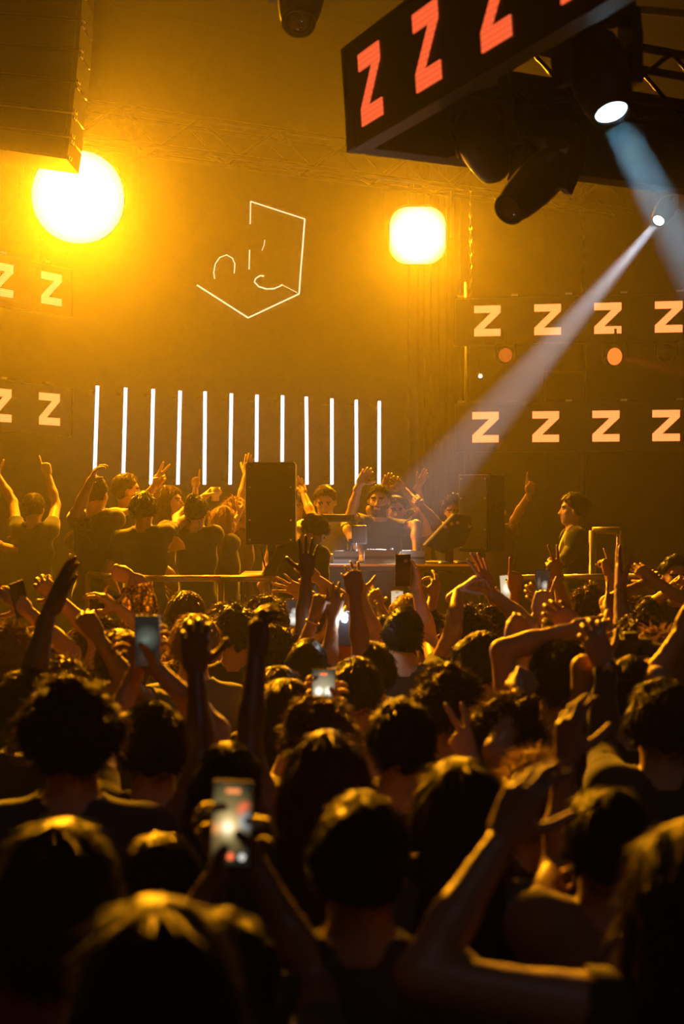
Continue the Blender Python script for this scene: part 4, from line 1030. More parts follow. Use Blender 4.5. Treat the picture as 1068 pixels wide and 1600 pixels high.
    # body with hands and eyes joined
    deep = cov & ((reg == 2) & (V[:, 2] < up((0, 0, 1.40))[2]) & (tarm == 0)) & (V[:, 2] > .95) if lean < 30 else np.zeros(len(V), bool)
    keep = ~deep[Q].all(1); Q2 = Q[keep]; us = np.unique(Q2); rm = np.full(len(V), -1, np.int32); rm[us] = np.arange(len(us))
    VV, QQ, MM = [V[us]], [rm[Q2]], [mi[keep]]; nb = len(us)
    for hv, hq in hands_out: VV.append(hv); QQ.append(hq + nb); MM.append(np.zeros(len(hq), np.int32)); nb += len(hv)
    for sx in (-1, 1):
        c = hp(HC + A3((sx * .031, .073, -.002))); u_, v_ = np.meshgrid(np.arange(8) / 8 * 2 * math.pi, np.linspace(.15, math.pi - .15, 5)); ev = np.stack((np.cos(u_) * np.sin(v_), np.sin(u_) * np.sin(v_), np.cos(v_)), -1).reshape(-1, 3) * A3((.0115, .0110, .0065)) + c
        eq = np.array([[r_ * 8 + c_, r_ * 8 + (c_ + 1) % 8, (r_ + 1) * 8 + (c_ + 1) % 8, (r_ + 1) * 8 + c_] for r_ in range(4) for c_ in range(8)])
        VV.append(ev); QQ.append(eq + nb); MM.append(np.full(len(eq), 4, np.int32)); nb += len(ev)
    me = mesh_arrays('person', np.concatenate(VV) * s, np.concatenate(QQ), None, [SKINS[skin], M_TROUS, M_SHOE, M_LIPS, M_EYE, HAIRC[hc]], np.concatenate(MM))
    c_name = 'jacket' if inner else 'shirt'
    t = empty('person', root, fz, label, 'person', group)
    o = bpy.data.objects.new('body', me); COL.objects.link(o); o.parent = t
    if inner: child('inner_shirt', ime, t)
    if key: KEYOBJ[key] = (t, c_name)
    c = bpy.data.objects.new(c_name, cme); SHIRTS[t.name] = c; COL.objects.link(c); c.parent = t
    if hair != 'bald':
        hm = hair_mesh(hair, seed % 3, near)
        mk = (hair, seed % 3, near, hc)
        if mk not in HAIRS2:
            m2 = hm.copy(); m2.materials.clear(); m2.materials.append(HAIRC[hc]); HAIRS2[mk] = m2
        h = bpy.data.objects.new('hair', HAIRS2[mk]); COL.objects.link(h); h.parent = t
        M4 = Matrix.Identity(4)
        for i in range(3):
            for j in range(3): M4[i][j] = Hm[i, j] * s
            M4[i][3] = piv[i] * s
        h.matrix_local = M4
    PEOPLE.append((t, S, s, root, Rz, hp, Hm))
    return t
HAIRS2 = {}

# ================================================================== the people on the stage
def A(w, e=None, pose='open', palm='F', **kw): return dict(w=w, e=e, pose=pose, palm=palm, **kw)
SG = dict(floor=STAGE_Z, group='people dancing on the stage', res=.018)
G = 'people in the crowd'
person('person on stage in dark tee pointing one finger straight up, seen from behind', 52, 770, 9.9, hair='short', hc='dark', skin=1, shirt='black', sleeve=.35, arms={'R': A((75, 742), (88, 795), 'point', 'F', reach=.97), 'L': A((-4, 742), (28, 805), 'open', 'F', reach=.97)}, face=-12, **SG)
person('person at the picture edge stretching an arm sideways below the pointing hand', -38, 795, 9.7, hair='thick', hc='dark', skin=1, shirt='brown', sleeve=.4, arms={'R': A((24, 838), None, 'relaxed', 'D')}, face=-30, **SG)
person('person in a cream shirt bending low behind the pointing dancer', 108, 838, 9.9, hair='short', hc='dark', skin=1, shirt='cream', sleeve=1.6, lean=62, face=150, build=1.1, **SG)
person('tall person in dark tee with a back print, one arm round a neighbour', 148, 744, 9.15, hair='short', hc='dark', skin=1, shirt='black', sleeve=.9, build=1.08, face=-25, arms={'L': A((141, 752), (118, 800), 'relaxed', 'R', dd=.1), 'R': A((206, 800), (178, 800), 'relaxed', 'D', dd=.25)}, key='print', **SG)
person('person on stage in profile behind the one with the back print', 196, 740, 9.7, hair='short', hc='brown', skin=0, shirt='charcoal', face=-75, arms={'L': A((243, 757), (226, 790), 'peace', 'B', reach=.9)}, **SG)
person('person in plain dark tee reaching an arm across to the right', 224, 767, 8.95, hair='thick', hc='dark', skin=1, shirt='black', sleeve=.6, build=1.1, face=-8, arms={'R': A((308, 803), (262, 822), 'relaxed', 'D', dd=.2, reach=1.0)}, **SG)
person('person on stage with swept hair laughing in profile', 260, 758, 10.0, hair='wavy', hc='brown', skin=0, shirt='brown', face=-100, head=(8, 0, 0), **SG)
person('dark-haired person with bare shoulders holding up a cup', 306, 768, 9.25, hair='bun', hc='black', skin=0, shirt='black', sleeve=.0, face=-10, arms={'R': A((352, 826), (318, 858), 'relaxed', 'L', dd=.1), 'L': A((316, 778), (288, 800), 'grip', 'R', dd=.35)}, key='cup', **SG)
person('person pointing a finger up between the tubes behind the cup', 330, 800, 10.75, hair='short', hc='dark', skin=0, shirt='charcoal', face=-20, arms={'L': A((305, 762), (300, 800), 'point', 'F')}, **SG)
person('person with loose lit hair lifting a hand beside the loudspeaker', 349, 790, 9.7, hair='wavy', hc='blond', skin=0, shirt='charcoal', sleeve=.1, face=-60, arms={'R': A((372, 806), (352, 836), 'relaxed', 'L', dd=.1)}, **SG)
person('blond person reaching an arm up diagonally behind the loudspeaker', 366, 776, 10.2, hair='messy', hc='blond', skin=0, shirt='brown', sleeve=.1, face=-10, arms={'R': A((384, 742), (352, 772), 'flat', 'F')}, **SG)
person('long-haired person half hidden by the loudspeaker with hand lifted', 463, 768, 10.4, hair='long', hc='brown', skin=0, shirt='brown', face=170, arms={'L': A((474, 772), (484, 800), 'relaxed', 'B', dd=-.15, reach=.6)}, **SG)
person('person in white tee looking down at the desk', 507, 759, 9.92, hair='short', hc='brown', skin=0, shirt='white', sleeve=.7, face=176, head=(-22, 0, 0), build=1.05, arms={'L': A((566, 868), (548, 838), 'relaxed', 'D', dd=-.35), 'R': A((480, 872), (462, 842), 'relaxed', 'D', dd=-.3)}, **SG)
person('person in dark shirt stooping before the desk', 506, 811, 8.78, hair='thick', hc='dark', skin=1, shirt='black', sleeve=.8, face=-35, lean=24, head=(-26, 0, 8), build=1.08, near=True, **SG)
person('bearded performer in black tee with a raised fist at the desk', 592, 757, 9.88, hair='short', hc='dark', skin=1, shirt='black', sleeve=.55, face=188, head=(0, -18, 0), build=1.12, beard='dark', near=True, arms={'R': A((561, 757), (541, 800), 'claw', 'B', fd=(.5, -.8), dd=-.05), 'L': A((650, 864), (662, 836), 'relaxed', 'D', dd=-.3)}, **SG)
person('person behind the bearded performer joining both hands overhead', 618, 774, 10.3, hair='short', hc='dark', skin=1, shirt='charcoal', face=185, head=(-6, 0, 0), arms={'R': A((600, 764), (588, 796), 'claw', 'B', fd=(.3, -.8), dd=-.05, reach=.75), 'L': A((630, 764), (648, 794), 'claw', 'B', fd=(-.6, -.6), dd=-.05, reach=.75)}, key='brace', **SG)
person('person next to the performer stretching one arm up into the beam', 646, 793, 10.75, hair='thick', hc='dark', skin=1, shirt='brown', sleeve=.2, face=175, arms={'L': A((652, 753), (646, 792), 'relaxed', 'B', fd=(.5, -.8), dd=-.1)}, **SG)
person('person in pale tee behind the tilted monitor holding out an arm', 709, 771, 10.25, hair='curly', hc='dark', skin=0, shirt='white', sleeve=.6, face=150, head=(-12, 15, 0), arms={'R': A((656, 788), (676, 802), 'fist', 'B', dd=-.1, reach=.95)}, **SG)
person('person hidden behind the far loudspeaker with one pointing hand up', 774, 776, 10.5, hair='short', hc='dark', skin=0, shirt='brown', face=190, arms={'L': A((826, 772), (806, 802), 'point', 'B', fd=(.1, -1), dd=-.1)}, **SG)
person('person in open dark jacket standing in profile by the railing', 897, 768, 9.3, hair='thick', hc='dark', skin=0, shirt='black', inner='cream', sleeve=1.9, face=88, near=True, arms={'L': A((868, 884), (892, 872), 'relaxed', 'D', dd=-.12), 'R': A((872, 884), (905, 868), 'relaxed', 'D', dd=.12)}, key='jacket', **SG)
person('person at the right edge facing the camera with a hand raised', 1056, 866, 7.8, hair='short', hc='black', skin=1, shirt='black', face=178, group=G, arms={'R': A((1048, 922), None, 'peace', 'B', dd=-.2, reach=.7)})

# ================================================================== the crowd, from the stage edge back to the camera
C = dict(group=G)
person('far person in the front row below the railing post', 288, 924, 6.85, hair='thick', hc='brown', skin=0, shirt='charcoal', **C)
person('far blond person filming with a small bright phone', 637, 927, 7.0, hair='thick', hc='blond', skin=0, shirt='grey', arms={'L': A((619, 968), (600, 1000), 'grip', 'B', dd=.25)}, key='ph_white', **C)
person('far person making an O with thumb and finger below the desk', 598, 962, 6.7, hair='short', hc='dark', skin=0, shirt='black', arms={'L': A((592, 946), (584, 985), 'pinch', 'F', reach=.7)}, **C)
person('far person with flicked fingers right of the black raised phone', 669, 953, 6.45, hair='curly', hc='dark', skin=1, shirt='charcoal', arms={'R': A((676, 935), (684, 985), 'pinch', 'FL', dd=.05, reach=.8)}, **C)
person('far person spreading both arms wide under the stooping figure', 489, 940, 7.1, hair='short', hc='dark', skin=0, shirt='red', sleeve=.3, arms={'L': A((476, 926), (500, 950), 'spread', 'B', fd=(-.9, -.35), dd=.05, reach=.5), 'R': A((496, 905), (548, 948), 'relaxed', 'F', dd=.05, reach=.7)}, **C)
person('far curly-haired person turned sideways with hand at the face', 921, 915, 7.25, hair='curly', hc='brown', skin=0, shirt='black', face=-50, arms={'L': A((869, 903), (886, 962), 'peace', 'F', reach=.95)}, **C)
person('far person lifting a small phone under the far railing', 797, 955, 6.9, hair='thick', hc='brown', skin=0, shirt='black', arms={'L': A((792, 944), (786, 985), 'grip', 'B', dd=.2)}, key='ph_small', **C)
person('far person with arms crossed over the head near the railing end', 1008, 935, 7.0, hair='short', hc='dark', skin=1, shirt='black', arms={'L': A((1004, 912), (985, 945), 'claw', 'F', reach=.8), 'R': A((1020, 905), (1038, 940), 'relaxed', 'F', reach=.85)}, **C)
person('far person pointing past the handrail with curled fingers', 982, 930, 7.6, hair='messy', hc='brown', skin=1, shirt='maroon', arms={'L': A((950, 898), (958, 940), 'point', 'FL', reach=.95)}, **C)
person('curly-haired person in front of the left railing with ear showing', 417, 931, 6.45, hair='curly', hc='brown', skin=0, shirt='charcoal', face=-12, arms={'R': A((459, 988), (448, 1020), 'grip', 'B', dd=.25)}, key='ph_face', **C)
person('person half behind the dark curly head, with lighter curls', 350, 943, 6.6, hair='curly', hc='brown', skin=0, shirt='black', **C)
person('person with round dark curls beside the light striped head', 366, 945, 6.05, hair='curly', hc='black', skin=1, shirt='black', **C)
person('person with streaked hair behind the dark raised fist', 302, 960, 5.3, hair='thick', hc='blond', skin=0, shirt='grey', **C)
person('person raising one straight arm with open palm towards the desk', 431, 978, 5.75, hair='curly', hc='black', skin=3, shirt='charcoal', sleeve=1.0, arms={'R': A((478, 888), (474, 985), 'open', 'F', reach=1.0, dd=.0, ext=1.03)}, **C)
person('person in a crochet top raising a fist high', 226, 955, 6.15, hair='thick', hc='brown', skin=0, shirt='crochet', sleeve=1.8, loose=.06, build=1.05, arms={'L': A((206, 902), (246, 962), 'fist', 'F', fd=(-.9, -.25), reach=.8, dd=.0), 'R': A((282, 1010), (270, 1040), 'relaxed', 'F')}, **C)
person('person at the left edge tilting a phone edge-on', 16, 977, 5.1, hair='messy', hc='blond', skin=0, shirt='black', arms={'R': A((44, 955), (70, 1030), 'grip', 'FL', reach=.8)}, key='ph_edge', **C)
person('person at the left with one bare arm slanting up', 84, 987, 5.4, hair='thick', hc='dark', skin=0, shirt='navy', sleeve=.5, arms={'R': A((90, 935), (142, 1025), 'claw', 'F', reach=.85)}, **C)
person('person holding a phone flat and sideways overhead', 150, 961, 5.8, hair='messy', hc='brown', skin=0, shirt='black', arms={'L': A((148, 962), (120, 1010), 'horns', 'F', dd=.3, reach=.6), 'R': A((186, 952), (204, 1010), 'relaxed', 'L', reach=.7)}, key='ph_flat', **C)
person('person with combed hair behind the framed phone at the left', 185, 984, 5.1, hair='thick', hc='brown', skin=2, shirt='charcoal', arms={'R': A((153, 995), (196, 1072), 'fist', 'F', dd=-.25, reach=.9)}, **C)
person('person with short hair lifting a black phone and an open hand', 629, 950, 5.65, hair='short', hc='black', skin=0, shirt='black', sleeve=.45, build=1.1, arms={'L': A((563, 932), (612, 1008), 'open', 'F', reach=.97), 'R': A((651, 922), (668, 990), 'grip', 'BL', reach=.92)}, key='ph_black', **C)
person('person arching both hands together overhead near the desk end', 730, 948, 5.8, hair='curly', hc='brown', skin=0, shirt='olive', sleeve=.3, arms={'L': A((716, 925), (694, 1005), 'claw', 'R', fd=(.7, -.6), reach=.75, dd=.05), 'R': A((766, 925), (788, 1005), 'spread', 'FL', fd=(-.35, -.9), reach=.8, dd=.05)}, **C)
person('person with dark hair just behind the arched arms', 762, 946, 6.3, hair='curly', hc='dark', skin=1, shirt='black', arms={'R': A((804, 925), (802, 990), 'point', 'F', reach=.9)}, **C)
person('person with one finger up in front of a lit phone', 868, 951, 6.0, hair='thick', hc='brown', skin=0, shirt='black', sleeve=.3, arms={'L': A((840, 958), (822, 1010), 'point', 'F', dd=-.05, reach=.75), 'R': A((856, 945), (896, 985), 'grip', 'B', dd=.25, reach=.8)}, key='ph_stage', **C)
person('person with bushy curls and a raised flat hand by the railing end', 1000, 960, 5.1, hair='curly', hc='dark', skin=1, shirt='black', arms={'L': A((968, 922), (976, 985), 'flat', 'R', reach=.95)}, **C)
person('person with spiky blond hair beside the black camera', 1030, 985, 4.65, hair='messy', hc='blond', skin=0, shirt='grey', **C)
person('person turned to the camera side with dark quiff', 750, 985, 4.95, hair='thick', hc='black', skin=1, shirt='black', sleeve=.5, face=-35, arms={'R': A((796, 1000), (790, 1040), 'fist', 'F', dd=.2, reach=.6)}, **C)
person('person with smooth dark hair under the raised fist', 582, 1004, 5.15, hair='thick', hc='dark', skin=1, shirt='black', sleeve=.5, arms={'L': A((554, 930), (572, 1005), 'fist', 'F', reach=1.0, dd=.0)}, **C)
person('person with two fingers up near the bushy curls', 930, 1000, 5.5, hair='short', hc='dark', skin=1, shirt='black', arms={'R': A((952, 958), (960, 1015), 'horns', 'F', dd=.1, reach=.8)}, **C)
person('person in a white tee lit by a phone torch', 478, 1000, 5.35, hair='short', hc='black', skin=1, shirt='white', sleeve=.6, arms={'R': A((490, 965), (494, 1040), 'fist', 'FR', reach=.85), 'L': A((520, 968), (516, 1030), 'pinch', 'F', dd=.15, reach=.85)}, key='torch', **C)
person('person with a phone camera rig held up at the right', 986, 1026, 4.1, hair='short', hc='black', skin=1, shirt='black', arms={'L': A((962, 1040), (945, 1080), 'grip', 'F', dd=.15, reach=.6), 'R': A((1002, 1032), (1018, 1070), 'grip', 'F', dd=.15, reach=.6)}, key='camera', **C)
person('person with swept hair left of the big curly head', 97, 1029, 4.5, hair='messy', hc='brown', skin=0, shirt='black', **C)
person('person with flat hair stretching a dark open hand up', 42, 1044, 4.0, hair='thick', hc='black', skin=3, shirt='black', sleeve=.6, near=True, arms={'R': A((76, 957), (40, 1060), 'flat', 'FR', fd=(.45, -.9), reach=.9)}, **C)
person('person with sleek hair and dark shoulders below the fist', 556, 1027, 4.75, hair='thick', hc='dark', skin=1, shirt='black', near=True, **C)
person('person with flat parted hair behind the glowing phone', 447, 1061, 4.2, hair='bob', hc='dark', skin=0, shirt='black', near=True, **C)
person('person with a shiny fringe beside the striped sleeve', 432, 1040, 5.0, hair='bob', hc='brown', skin=0, shirt='charcoal', **C)
person('person with tight dark curls in the middle of the crowd', 700, 1040, 4.0, hair='curly', hc='dark', skin=1, shirt='black', build=1.08, near=True, **C)
person('person bending an arm over the head on the right', 872, 1004, 4.3, hair='thick', hc='black', skin=1, shirt='black', sleeve=.3, near=True, arms={'L': A((893, 985), (818, 1040), 'relaxed', 'F', fd=(.9, -.1), dd=.1, reach=.6), 'R': A((905, 985), (960, 1060), 'claw', 'F', dd=.3, reach=.7)}, **C)
person('person with a bangled wrist right of the tight curls', 790, 1085, 3.6, hair='messy', hc='brown', skin=1, shirt='black', face=-20, near=True, arms={'R': A((812, 1085), (822, 1140), 'fist', 'F', dd=.05, reach=.6)}, key='bangle', **C)
person('person on the right with a black sleeved arm straight up', 1034, 1061, 3.6, hair='thick', hc='black', skin=1, shirt='black', sleeve=1.95, near=True, arms={'L': A((945, 1040), (938, 1190), 'claw', 'F', fd=(-.35, -.9), reach=.85, dd=.1)}, key='watch', **C)
person('person outside the right edge with a bare arm reaching in', 1120, 1065, 3.9, hair='short', hc='dark', skin=1, shirt='black', sleeve=.3, arms={'L': A((1066, 985), (1048, 1085), 'flat', 'F', reach=.9)}, **C)
person('person with a big mop of curls on the left', 112, 1060, 3.05, hair='curly', hc='dark', skin=1, shirt='navy', sleeve=.7, build=1.1, near=True, **C)
person('person with thick brushed hair holding a dark phone up', 240, 1097, 3.5, hair='thick', hc='black', skin=1, shirt='black', sleeve=.5, build=1.08, near=True, arms={'L': A((214, 1046), (180, 1120), 'grip', 'BR', dd=.45, reach=.9), 'R': A((246, 1046), (290, 1110), 'grip', 'BL', dd=.45, reach=.9)}, key='ph_dark', **C)
person('curly-haired person filming with a glowing phone', 500, 1092, 3.6, hair='curly', hc='brown', skin=0, shirt='black', sleeve=.8, near=True, arms={'L': A((488, 1126), (452, 1190), 'grip', 'BR', dd=.4, reach=.8), 'R': A((530, 1118), (560, 1180), 'grip', 'BL', dd=.4, reach=.8)}, key='ph_mid', **C)
person('person throwing both bare arms up in the middle left', 352, 1165, 3.15, hair='short', hc='black', skin=3, shirt='black', sleeve=.25, near=True, arms={'L': A((306, 1050), (328, 1190), 'claw', 'F', fd=(-.05, -1), reach=.95, dd=.25), 'R': A((400, 1025), (372, 1135), 'relaxed', 'FR', reach=.98, dd=.3, ext=1.08)}, **C)
person('broad person with cropped dark hair at the centre', 627, 1092, 3.35, hair='short', hc='black', skin=1, shirt='black', sleeve=.6, build=1.18, near=True, **C)
person('person with straight shoulder-length hair beside the broad one', 718, 1186, 2.75, hair='long', hc='dark', skin=0, shirt='charcoal', near=True, **C)
person('person with tousled hair behind the big blurred hand', 832, 1178, 3.2, hair='messy', hc='blond', skin=0, shirt='black', near=True, arms={'L': A((737, 1195), (760, 1260), 'peace', 'F', dd=.2, reach=.7)}, **C)
person('person with long parted hair below the glowing phone', 508, 1145, 2.95, hair='long', hc='brown', skin=0, shirt='black', near=True, **C)
person('person with an earring lifting one broad bare arm', 948, 1212, 2.6, hair='bun', hc='black', skin=2, shirt='brown', sleeve=.1, near=True, hand_fine=True, arms={'L': A((884, 1190), (868, 1370), 'relaxed', 'FR', reach=.85, dd=.1)}, key='earring', **C)
person('person with smooth short hair at the bottom centre', 562, 1245, 2.3, hair='short', hc='black', skin=2, shirt='black', build=1.05, near=True, **C)
person('person at the bottom left filming with the nearest phone', 352, 1425, 2.0, hair='short', hc='black', skin=3, shirt='black', near=True, hand_fine=True, arms={'R': A((398, 1352), (440, 1450), 'grip', 'BL', dd=.38, reach=.8), 'L': A((338, 1372), (300, 1450), 'grip', 'BR', dd=.36, reach=.75)}, key='ph_near', **C)
person('person with a dim dark crown left of the nearest phone', 246, 1306, 2.55, hair='short', hc='black', skin=1, shirt='black', near=True, **C)
person('person with a bob at the left edge of the foreground', 88, 1283, 2.2, hair='bob', hc='black', skin=0, shirt='maroon', near=True, **C)
person('person with swept hair at the right edge raising a bent arm', 1082, 1288, 2.05, hair='wavy', hc='dark', skin=2, shirt='black', sleeve=.1, near=True, hand_fine=True, arms={'L': A((782, 1312), (692, 1478), 'relaxed', 'FR', fd=(.45, -.9, .1), dd=.15, reach=.7, ext=1.06, ed=-.1)}, **C)
person('nearest person with long round hair at the bottom edge', 240, 1406, 1.65, hair='long', hc='black', skin=0, shirt='black', near=True, **C)
for w in WARN: print('WARN', w)

# ------------------------------------------------------------------ back print on the dark tee (outline figures)
M_INK = mat('pale_ink', (.30, .24, .14), .7)
from mathutils.bvhtree import BVHTree
bpy.context.view_layer.update()
def stroke_decal(name, strokes, key, r, m):
    """printed lines lying on the wearer's shirt"""
    t, _ = KEYOBJ[key]; sh = SHIRTS[t.name]; me = sh.data; mw = t.matrix_world
    bv = BVHTree.FromPolygons([mw @ v.co for v in me.vertices], [tuple(p.vertices) for p in me.polygons])
    mb = MB(); ok = False
    for st_ in strokes:
        pts = []
        for (x0, y0), (x1, y1) in zip(st_, st_[1:]):
            for k in range(4):
                q = P(x0 + (x1 - x0) * k / 4, y0 + (y1 - y0) * k / 4, 5.0); o_ = Vector((0, 0, CAM_Z)); hit = bv.ray_cast(o_, (q - o_).normalized())
                if hit[0] is not None: pts.append(hit[0] - (q - o_).normalized() * .002)
        if len(pts) > 2: mb.path(pts, r, 4); ok = True
    if ok:
        o = mb.build(name, m); o.parent = sh; o.matrix_parent_inverse = mw.inverted()
z2 = lambda pts: [(a * 200 / 1068, 700 + b * 200 / 1068) for a, b in pts]
stroke_decal('back_print', [z2(q) for q in ([(705, 590), (735, 570), (758, 585), (755, 625), (735, 630), (758, 640), (755, 680), (710, 682), (705, 590)], [(655, 620), (680, 590), (690, 620), (660, 640), (690, 660), (685, 685), (650, 685)], [(665, 710), (690, 740), (720, 705)], [(690, 740), (690, 790)], [(740, 720), (765, 690)], [(725, 740), (755, 770)])], 'print', .0022, M_INK)

# ================================================================== phones and held things
def screen_mat(name, base, blobs, strength):
    """lit phone picture: soft bright spots over a dim ground, in screen coordinates (x -1..1, z -1..1)"""
    m, nt, b = _new(name); b.inputs['Base Color'].default_value = (.01, .01, .01, 1); b.inputs['Roughness'].default_value = .15
    tc = nt.nodes.new('ShaderNodeTexCoord'); prev = nt.nodes.new('ShaderNodeRGB'); prev.outputs[0].default_value = (*base, 1); prev = prev.outputs[0]
    for (cx, cz, rx, rz, col) in blobs:
        mp = nt.nodes.new('ShaderNodeMapping'); mp.vector_type = 'POINT'
        mp.inputs['Location'].default_value = (-cx / rx, 0, -cz / rz); mp.inputs['Scale'].default_value = (1 / (rx * .034), 0, 1 / (rz * .072))
        nt.links.new(tc.outputs['Object'], mp.inputs[0])
        g = nt.nodes.new('ShaderNodeTexGradient'); g.gradient_type = 'SPHERICAL'; nt.links.new(mp.outputs[0], g.inputs[0])
        mx = nt.nodes.new('ShaderNodeMix'); mx.data_type = 'RGBA'; mx.blend_type = 'ADD'; mx.inputs[7].default_value = (*col, 1)
        nt.links.new(g.outputs['Fac'], mx.inputs[0]); nt.links.new(prev, mx.inputs[6]); prev = mx.outputs[2]
    nt.links.new(prev, b.inputs['Emission Color']); b.inputs['Emission Strength'].default_value = strength
    MATS[name] = m
    return m
M_PHONE = mat('phone_shell', (.02, .02, .022), .25, .3)
M_EDGE = mat('phone_metal_edge', (.6, .58, .55), .25, .9)
BTN = {'red': emit_mat('icon_red', (1, .16, .05), 1.6), 'white': emit_mat('icon_white', (1, .95, .85), .9), 'dim': emit_mat('icon_dim', (.45, .5, .42), .25), 'orange': emit_mat('icon_orange', (1, .30, .08), 1.3)}
def phone(label, px, py, d, screen, icons=(), roll=0.0, yaw=0.0, pitch=0.0, w=.072, h=.150, lens=False, group='phones held up in the crowd'):
    c = P(px, py, d)
    F = Matrix.Translation(c) @ Matrix.Rotation(R(yaw), 4, 'Z') @ Matrix.Rotation(R(pitch), 4, 'X') @ Matrix.Rotation(R(roll), 4, 'Y')
    t = bpy.data.objects.new('smartphone', None); COL.objects.link(t); t.matrix_world = F; tag(t, label, 'phone', group)
    mb = MB(); mb.box((-w / 2, -.003, -h / 2), (w / 2, .005, h / 2), bevel=.0028); mb.build('shell', M_PHONE, t)
    mb = MB()
    for a, b in (((-w / 2 - .0006, -.001, h / 2 - .001), (w / 2 + .0006, .003, h / 2 + .0006)), ((-w / 2 - .0006, -.001, -h / 2), (-w / 2 + .0005, .003, h / 2)), ((w / 2 - .0005, -.001, -h / 2), (w / 2 + .0006, .003, h / 2))): mb.box(a, b)
    mb.build('metal_edge', M_EDGE, t)
    mb = MB(); mb.box((-.034 * w / .072, -.0036, -.072 * h / .150), (.034 * w / .072, -.0030, .072 * h / .150)); mb.build('screen', screen, t)
    for k, (ix, iz, ir, kind) in enumerate(icons):
        mb = MB()
        if ir > 0: mb.lathe([(.001, 0), (ir, 0), (ir, .0006), (.001, .0006)], Matrix.Translation((ix, -.0036, iz)) @ Matrix.Rotation(R(90), 4, 'X'), 18)
        else: mb.box((ix + ir * 1.9, -.0042, iz + ir * .55), (ix - ir * 1.9, -.0036, iz - ir * .55), bevel=.0002)
        mb.build('icon', BTN[kind], t)
    mb = MB(); mb.box((w / 2 - .030, .005, h / 2 - .036), (w / 2 - .004, .0075, h / 2 - .004), bevel=.002); bump_ = mb.build('camera_bump', M_PHONE, t)
    for k in range(2):
        mb = MB(); mb.tube((w / 2 - .017, .0074, h / 2 - .012 - .015 * k), (w / 2 - .017, .0085, h / 2 - .012 - .015 * k), .0055, seg=14); mb.build('camera_lens', M_LENS, bump_)
    return t
def hand_d(key, side, off): return HANDPOS[(key, side)][0].y + off
S_OFF = mat('phone_screen_dark', (.012, .012, .014), .12)
S_NEAR = screen_mat('screen_near', (.012, .014, .010), [(-.2, .1, 1.5, 1.1, (.42, .30, .10)), (-.15, -.05, .8, .42, (1.0, .75, .35)), (-.2, -.08, .45, .22, (1.0, .9, .8)), (.7, .08, .5, .28, (.25, .36, .50)), (.45, .36, .35, .2, (.9, .08, .03)), (.68, .47, .28, .14, (1.0, .08, .05)), (-.85, -.12, .4, .2, (.8, .2, .02))], .85)
S_MID = screen_mat('screen_mid', (.05, .045, .03), [(0, .12, 1.7, .9, (.42, .36, .22)), (-.42, .10, .5, .26, (1.2, 1.15, 1.0)), (.45, .10, .5, .26, (1.2, 1.15, 1.0)), (-.2, -.3, .5, .2, (.4, .3, .25)), (.2, -.62, .7, .12, (.6, .3, .1))], 1.3)
S_DIM = screen_mat('screen_dim', (.010, .013, .011), [(0, .15, 1.2, .55, (.10, .12, .09)), (-.2, .05, .6, .2, (.06, .07, .06)), (-.3, -.6, .5, .3, (.03, .015, .01))], 1.0)
S_WHITE = screen_mat('screen_white', (.45, .38, .25), [(.1, -.05, .9, .5, (.8, .75, .6)), (0, .3, 1.5, .8, (.2, .17, .1))], 1.2)
S_FACE = screen_mat('screen_face', (.02, .02, .02), [(0, -.5, 1.1, .5, (1.0, .95, .85)), (.3, .1, .7, .35, (.6, .58, .52)), (-.3, -.1, .4, .2, (.3, .28, .25))], 1.2)
S_STAGE = screen_mat('screen_stage', (.02, .018, .015), [(.4, -.05, .7, .4, (.7, .62, .5)), (-.5, .1, .35, .5, (.15, .13, .1))], 1.0)
ICN = [(0, .058, -.0065, 'orange'), (-.021, -.057, .0055, 'dim'), (0, -.057, .0058, 'red'), (.021, -.0575, .0058, 'white')]
phone('nearest phone filming with a red record button', 362, 1287, hand_d('ph_near', 'R', -.02), S_NEAR, ICN, roll=2.5, pitch=-4)
ICM = [(0, .060, -.0055, 'red'), (-.021, -.052, .0065, 'white'), (.021, -.050, .0068, 'white'), (0, -.052, .005, 'orange')]
phone('glowing phone showing two white lights above the long parted hair', 505, 1084, hand_d('ph_mid', 'R', -.02), S_MID, ICM, roll=1, pitch=-3)
phone('dark framed phone held up on the left before the crochet top', 230, 1002, hand_d('ph_dark', 'R', -.02), S_DIM, [(.02, -.055, .004, 'dim')], roll=-.5)
phone('black phone raised highest, in front of the desk', 629, 891, hand_d('ph_black', 'R', -.025), S_OFF, roll=1, yaw=8)
phone('small white-screened phone behind the short-haired head', 620, 943, hand_d('ph_white', 'L', -.02), S_WHITE, [(0, .064, -.005, 'dim')])
phone('phone with a bright face picture below the open palm', 457, 958, hand_d('ph_face', 'R', -.02), S_FACE, roll=-1)
phone('phone showing the stage beside the pointing finger', 847, 914, hand_d('ph_stage', 'R', -.02), S_STAGE)
phone('tiny lit phone just behind the arched arms', 791, 919, hand_d('ph_small', 'L', -.02), S_WHITE, roll=-4)
phone('thin outlined phone seen nearly edge-on at the left edge', 31, 937, hand_d('ph_edge', 'R', -.02), S_OFF, roll=-14, yaw=52)
phone('phone held flat and level with a lit top edge', 165, 944, hand_d('ph_flat', 'R', .02), S_OFF, roll=82, pitch=-30)
# phone torch and its light
tp = P(538, 968, 5.55)
phone('phone with its white torch shining between raised hands', 538, 982, 5.56, S_OFF, roll=6)
mb = MB(); mb.lathe([(.001, 0), (.012, 0), (.012, .003), (.001, .004)], Matrix.Translation(tp) @ Matrix.Rotation(R(90), 4, 'X'), 14); to = mb.build('torch_lamp', emit_mat('torch_white', (.85, .93, 1.0), 60)); tag(to, 'small white torch lamp glaring beside the dark clasped hand', 'lamp')
add_light('torch_light', 'POINT', tp + Vector((0, -.05, .01)), tp, 1.3, (.82, .92, 1.0), shadow_soft_size=.015)

